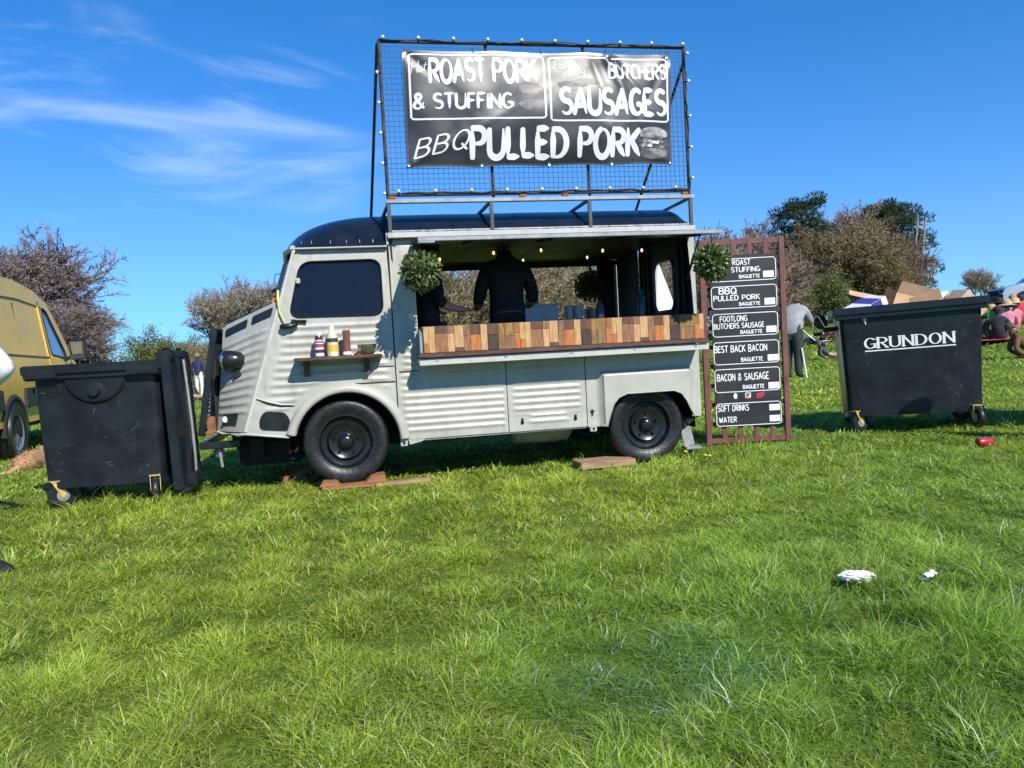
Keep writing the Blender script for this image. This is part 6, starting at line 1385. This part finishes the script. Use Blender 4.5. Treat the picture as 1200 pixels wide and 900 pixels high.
# pines
def pine(loc, H, W, rz, label, seed, lean=0.0):
    root = empty('pine_tree', loc, rz, label, 'tree', 'dark pines on the right-hand field edge'); rr = np.random.default_rng(seed)
    q = MB(); q.tube([(0,0,0),(.1,.05,H*.35),(.0+lean*.3,.1,H*.7),(lean*.5,0,H*.97)], [.26,.2,.13,.04], 7); vs, fs, cs = [], [], []
    clumps = []
    for i in range(78):
        f = rr.uniform(.22,1); z = H*f; a = rr.uniform(0, 2*PI); prof_ = math.sin(min(1, (1-f)*1.25+.22)*PI*.62)**.8; rad = W*prof_*rr.uniform(.25,1.0); c = np.array((rad*math.cos(a)+lean*f*.5, rad*math.sin(a), z+rr.uniform(-.2,.2)))
        clumps.append((c, rr.uniform(.5,.95)*W*.33)); q.tube([(lean*f*.4,0,z-.35*rad),tuple(c)], [.05,.02], 4, cap=False)
    nz = lambda v: v/(np.linalg.norm(v, axis=-1, keepdims=True)+1e-9)
    c = np.repeat(np.array([q_[0] for q_ in clumps]), 170, 0); r_ = np.repeat(np.array([q_[1] for q_ in clumps]), 170)[:,None]; m_ = len(c); d = nz(rr.normal(size=(m_,3))); P_ = c+d*np.array((1.15,1.15,.55))*r_*rr.uniform(.35,1,(m_,1))**.5
    ax = nz(d*.7+np.array((0,0,.5))+rr.normal(size=(m_,3))*.4); s_ = nz(np.cross(ax, rr.normal(size=(m_,3)))); L_ = rr.uniform(.14,.30,(m_,1))
    vs = np.stack([P_-s_*.035, P_+s_*.035, P_+ax*L_+s_*.02, P_+ax*L_-s_*.02], 1).reshape(-1,3); fs = (np.arange(m_)*4)[:,None]+np.arange(4)[None]; cs = np.repeat((np.array((.040,.072,.034))*rr.uniform(.55,1.3,(m_,1)))[:,None], 4, 1).reshape(-1,3)
    q.build('trunk', M['bark'], root, smooth=60, normals=False); colmesh('crown', vs, fs, cs, leafT, root)
pine(tp(945,60), 9.7, 2.7, 0, 'dark green pine rising right of the menu board', 5)
pine(tp(1052,61), 8.6, 3.1, 1, 'dark pine leaning right behind the scaffold tower', 6, 1.6)
pine(tp(1040,63), 9.2, 2.2, 2, 'dark pine behind the russet trees left of the scaffold', 8, .5)
pine(tp(108,52), 2.6, 1.2, 2, 'small dark evergreen at the foot of the spreading tree', 7)
# far hedge rows that close the field
def hedge(u0, u1, Y, h, seed, label):
    a, b = tp(u0, Y), tp(u1, Y); root = empty('hedge', ((a[0]+b[0])/2, Y, (a[2]+b[2])/2), 0, label, 'hedge'); rr = np.random.default_rng(seed); L_ = b[0]-a[0]
    n = int(L_*h*55); vs, fs, cs = [], [], []
    P_ = np.c_[rr.uniform(-L_/2, L_/2, n), rr.normal(0, .8, n), rr.uniform(0,1,n)**.7*h*(.7+.3*np.sin(rr.uniform(0,6,n)))]
    P_[:,2] *= .75+.25*np.sin(P_[:,0]*.9)+.1*np.sin(P_[:,0]*2.3)
    nz = lambda v: v/(np.linalg.norm(v, axis=-1, keepdims=True)+1e-9)
    d = rr.normal(size=(n,3)); d[:,2] = np.abs(d[:,2])+.4; d = nz(d); s_ = nz(np.cross(d, rr.normal(size=(n,3)))); l = rr.uniform(.2,.5,(n,1))
    vs = np.stack([P_-s_*.04, P_+s_*.04, P_+d*l+s_*.02], 1).reshape(-1,3); fs = (np.arange(n)*3)[:,None]+np.arange(3)[None]; cs = np.repeat((np.array(((.12,.105,.07),(.095,.11,.05),(.16,.125,.08)))[rr.integers(3, size=n)]*rr.uniform(.6,1.2,(n,1)))[:,None], 3, 1).reshape(-1,3)
    colmesh('foliage', vs, fs, cs, leafT, root)
hedge(-120, 480, 75, 2.6, 1, 'low distant hedge closing the field on the left')
hedge(470, 960, 70, 4.0, 2, 'distant brown hedge closing the field behind the van')
hedge(930, 1075, 72, 4.5, 3, 'distant hedge at the foot of the right-hand trees')

# ================================================================== GRASS
def build_grass():
    r_ = np.random.default_rng(12)
    bands = [(1.45,2.6,36000),(2.6,4.0,21500),(4.0,6.0,9000),(6.0,9.5,2700),(9.5,17,560),(17,40,75)]
    XS, YS, LOD = [], [], []
    for y0, y1, den in bands:
        hw = .72; ex = .4; A = hw*(y1**2-y0**2)+2*ex*(y1-y0); n = int(A*den); y = np.sqrt(r_.uniform(y0**2, y1**2, n)); x = r_.uniform(-1,1,n)*(hw*y+ex)
        XS.append(x); YS.append(y); LOD.append(np.full(n, len(LOD)))
    x = np.concatenate(XS); y = np.concatenate(YS); lod = np.concatenate(LOD)
    def noise(x, y, s, seed):
        rr = np.random.default_rng(seed); o_ = 0
        for k in range(5):
            a = rr.uniform(0, 2*PI); f = s*rr.uniform(.6,1.7); o_ = o_+np.sin((x*math.cos(a)+y*math.sin(a))*f+rr.uniform(0,6))
        return o_/2.2
    tuft = noise(x, y, 9, 1)+.7*noise(x, y, 23, 2)
    # thin out to leave tufts and bald spots
    keep = r_.uniform(0,1,len(x)) < np.clip(.74+.40*tuft, .25, 1)
    # nothing grows through the timber, the wheels or the litter
    def rect(cx, cy, hw, hd, a): 
        c, s = math.cos(a), math.sin(a); u = (x-cx)*c+(y-cy)*s; v = -(x-cx)*s+(y-cy)*c; return (np.abs(u) < hw) & (np.abs(v) < hd)
    for (lx, ly, hw, hd) in ((.02,-.03,.28,.17),(.42,-.07,.23,.06),(2.06,-.02,.27,.18),(2.475,.12,.10,.08)):
        p = V2W(lx, ly, 0); keep &= ~rect(p.x, p.y, hw, hd, VRZ)
    for cx_, cy_ in ((3.38,7.14),(4.30,6.85),(-3.45,5.62),(-2.70,5.69)): keep &= ~(rect(cx_, cy_-.03, .13, .16, 0) & (r_.random(len(x)) < .8))
    keep &= ~rect(1.30,2.95,.055,.03,0); keep &= ~rect(1.545,2.89,.035,.022,0)
    x, y, lod, tuft = x[keep], y[keep], lod[keep], tuft[keep]; n = len(x)
    z = np.array([gz(a, b) for a, b in zip(x, y)]) if n < 10 else None
    # vectorised ground height
    sp_v = lambda t, k: k*np.log1p(np.exp(np.minimum(40, t/k)))
    def ss(a, b, t): t = np.clip((t-a)/(b-a), 0, 1); return t*t*(3-2*t)
    z = .9*np.tanh(.03*sp_v(x-2.8,.5)/.9)+2.2*np.tanh(.10*sp_v(x-9,1.5)/2.2)*ss(9,24,y)+.012*np.sin(x*1.3+.4)*np.sin(y*1.1)*ss(1.2,3,y)-.03*np.exp(-((x-1.0)**2+(y-6.4)**2/.5))
    lodw = np.array([.0015,.0020,.0030,.0052,.012,.028])[lod]
    lodh = np.array([1.,1.,1.,1.05,1.2,1.4])[lod]
    long_ = r_.random(n) < .38
    tall = np.clip(noise(x, y, 1.7, 14)-.35, 0, 1)
    h = (.018+.014*r_.gamma(2.0,.6,n))*np.clip(.9+.35*tuft,.45,1.7)*lodh*(1+.7*tall)
    # mown and trodden: swathes where the grass lies over, strongest in the middle of the foreground
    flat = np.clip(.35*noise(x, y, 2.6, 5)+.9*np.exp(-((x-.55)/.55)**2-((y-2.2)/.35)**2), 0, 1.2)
    ang = 1.0*noise(x, y, 3.1, 8)+r_.normal(0, 1.9, n)
    lean = h*(.5+1.1*r_.random(n)+.8*flat); up = h*np.clip(1.05-.38*flat-.4*r_.random(n), .3, 1)
    lean = np.where(long_, r_.uniform(.035,.10,n)*np.clip(1+.3*tuft,.6,1.5), lean); up = np.where(long_, h*r_.uniform(.35,.95,n)+.004, up)
    lx, ly = np.cos(ang)*lean, np.sin(ang)*lean
    wa = ang+PI/2+r_.normal(0,.6,n); w_ = lodw*r_.uniform(.65,1.35,n); wx, wy = np.cos(wa)*w_, np.sin(wa)*w_
    V = np.empty((n,5,3), np.float32); z = z-.004
    V[:,0] = np.c_[x-wx, y-wy, z]; V[:,1] = np.c_[x+wx, y+wy, z]
    mx, my, mz = x+lx*.38, y+ly*.38, z+up*.66
    V[:,2] = np.c_[mx+wx*.8, my+wy*.8, mz]; V[:,3] = np.c_[mx-wx*.8, my-wy*.8, mz]; V[:,4] = np.c_[x+lx, y+ly, z+up]
    b = (np.arange(n)*5)[:,None]
    F = np.concatenate([b+np.array([[0,1,2]]), b+np.array([[0,2,3]]), b+np.array([[3,2,4]])])
    pal = np.array([(.245,.350,.034),(.315,.400,.052),(.165,.265,.032),(.41,.455,.105),(.60,.57,.32),(.120,.215,.040)])
    ty = noise(x, y, 2.2, 21); k = r_.random(n)
    idx = np.select([k < .34, k < .58, k < .74, k < .74+.15*np.clip(1+ty,0.2,2), k > .955], [0,1,2,3,4], 5); idx = np.where(long_ & (r_.random(n) < .05), 4, idx)
    c = pal[idx]*1.10*r_.uniform(.74,1.26,n)[:,None]*np.clip(1+.10*tuft,.7,1.25)[:,None]*np.clip(1+.09*noise(x, y, 7.0, 40),.7,1.3)[:,None]
    yel = np.clip(.5+.5*noise(x, y, .9, 33),0,1)[:,None]; c = c*(1+yel*np.array([[.14,.06,.0]])-(1-yel)*np.array([[.10,.02,-.05]]))
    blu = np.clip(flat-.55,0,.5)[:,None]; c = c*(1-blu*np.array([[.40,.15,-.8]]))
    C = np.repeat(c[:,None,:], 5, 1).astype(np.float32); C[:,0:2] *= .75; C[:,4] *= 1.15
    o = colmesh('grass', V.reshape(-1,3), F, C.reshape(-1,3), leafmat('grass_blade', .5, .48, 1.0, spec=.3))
    tag(o, 'tufted uneven green lawn grass covering the field', 'grass', kind='stuff')
build_grass()
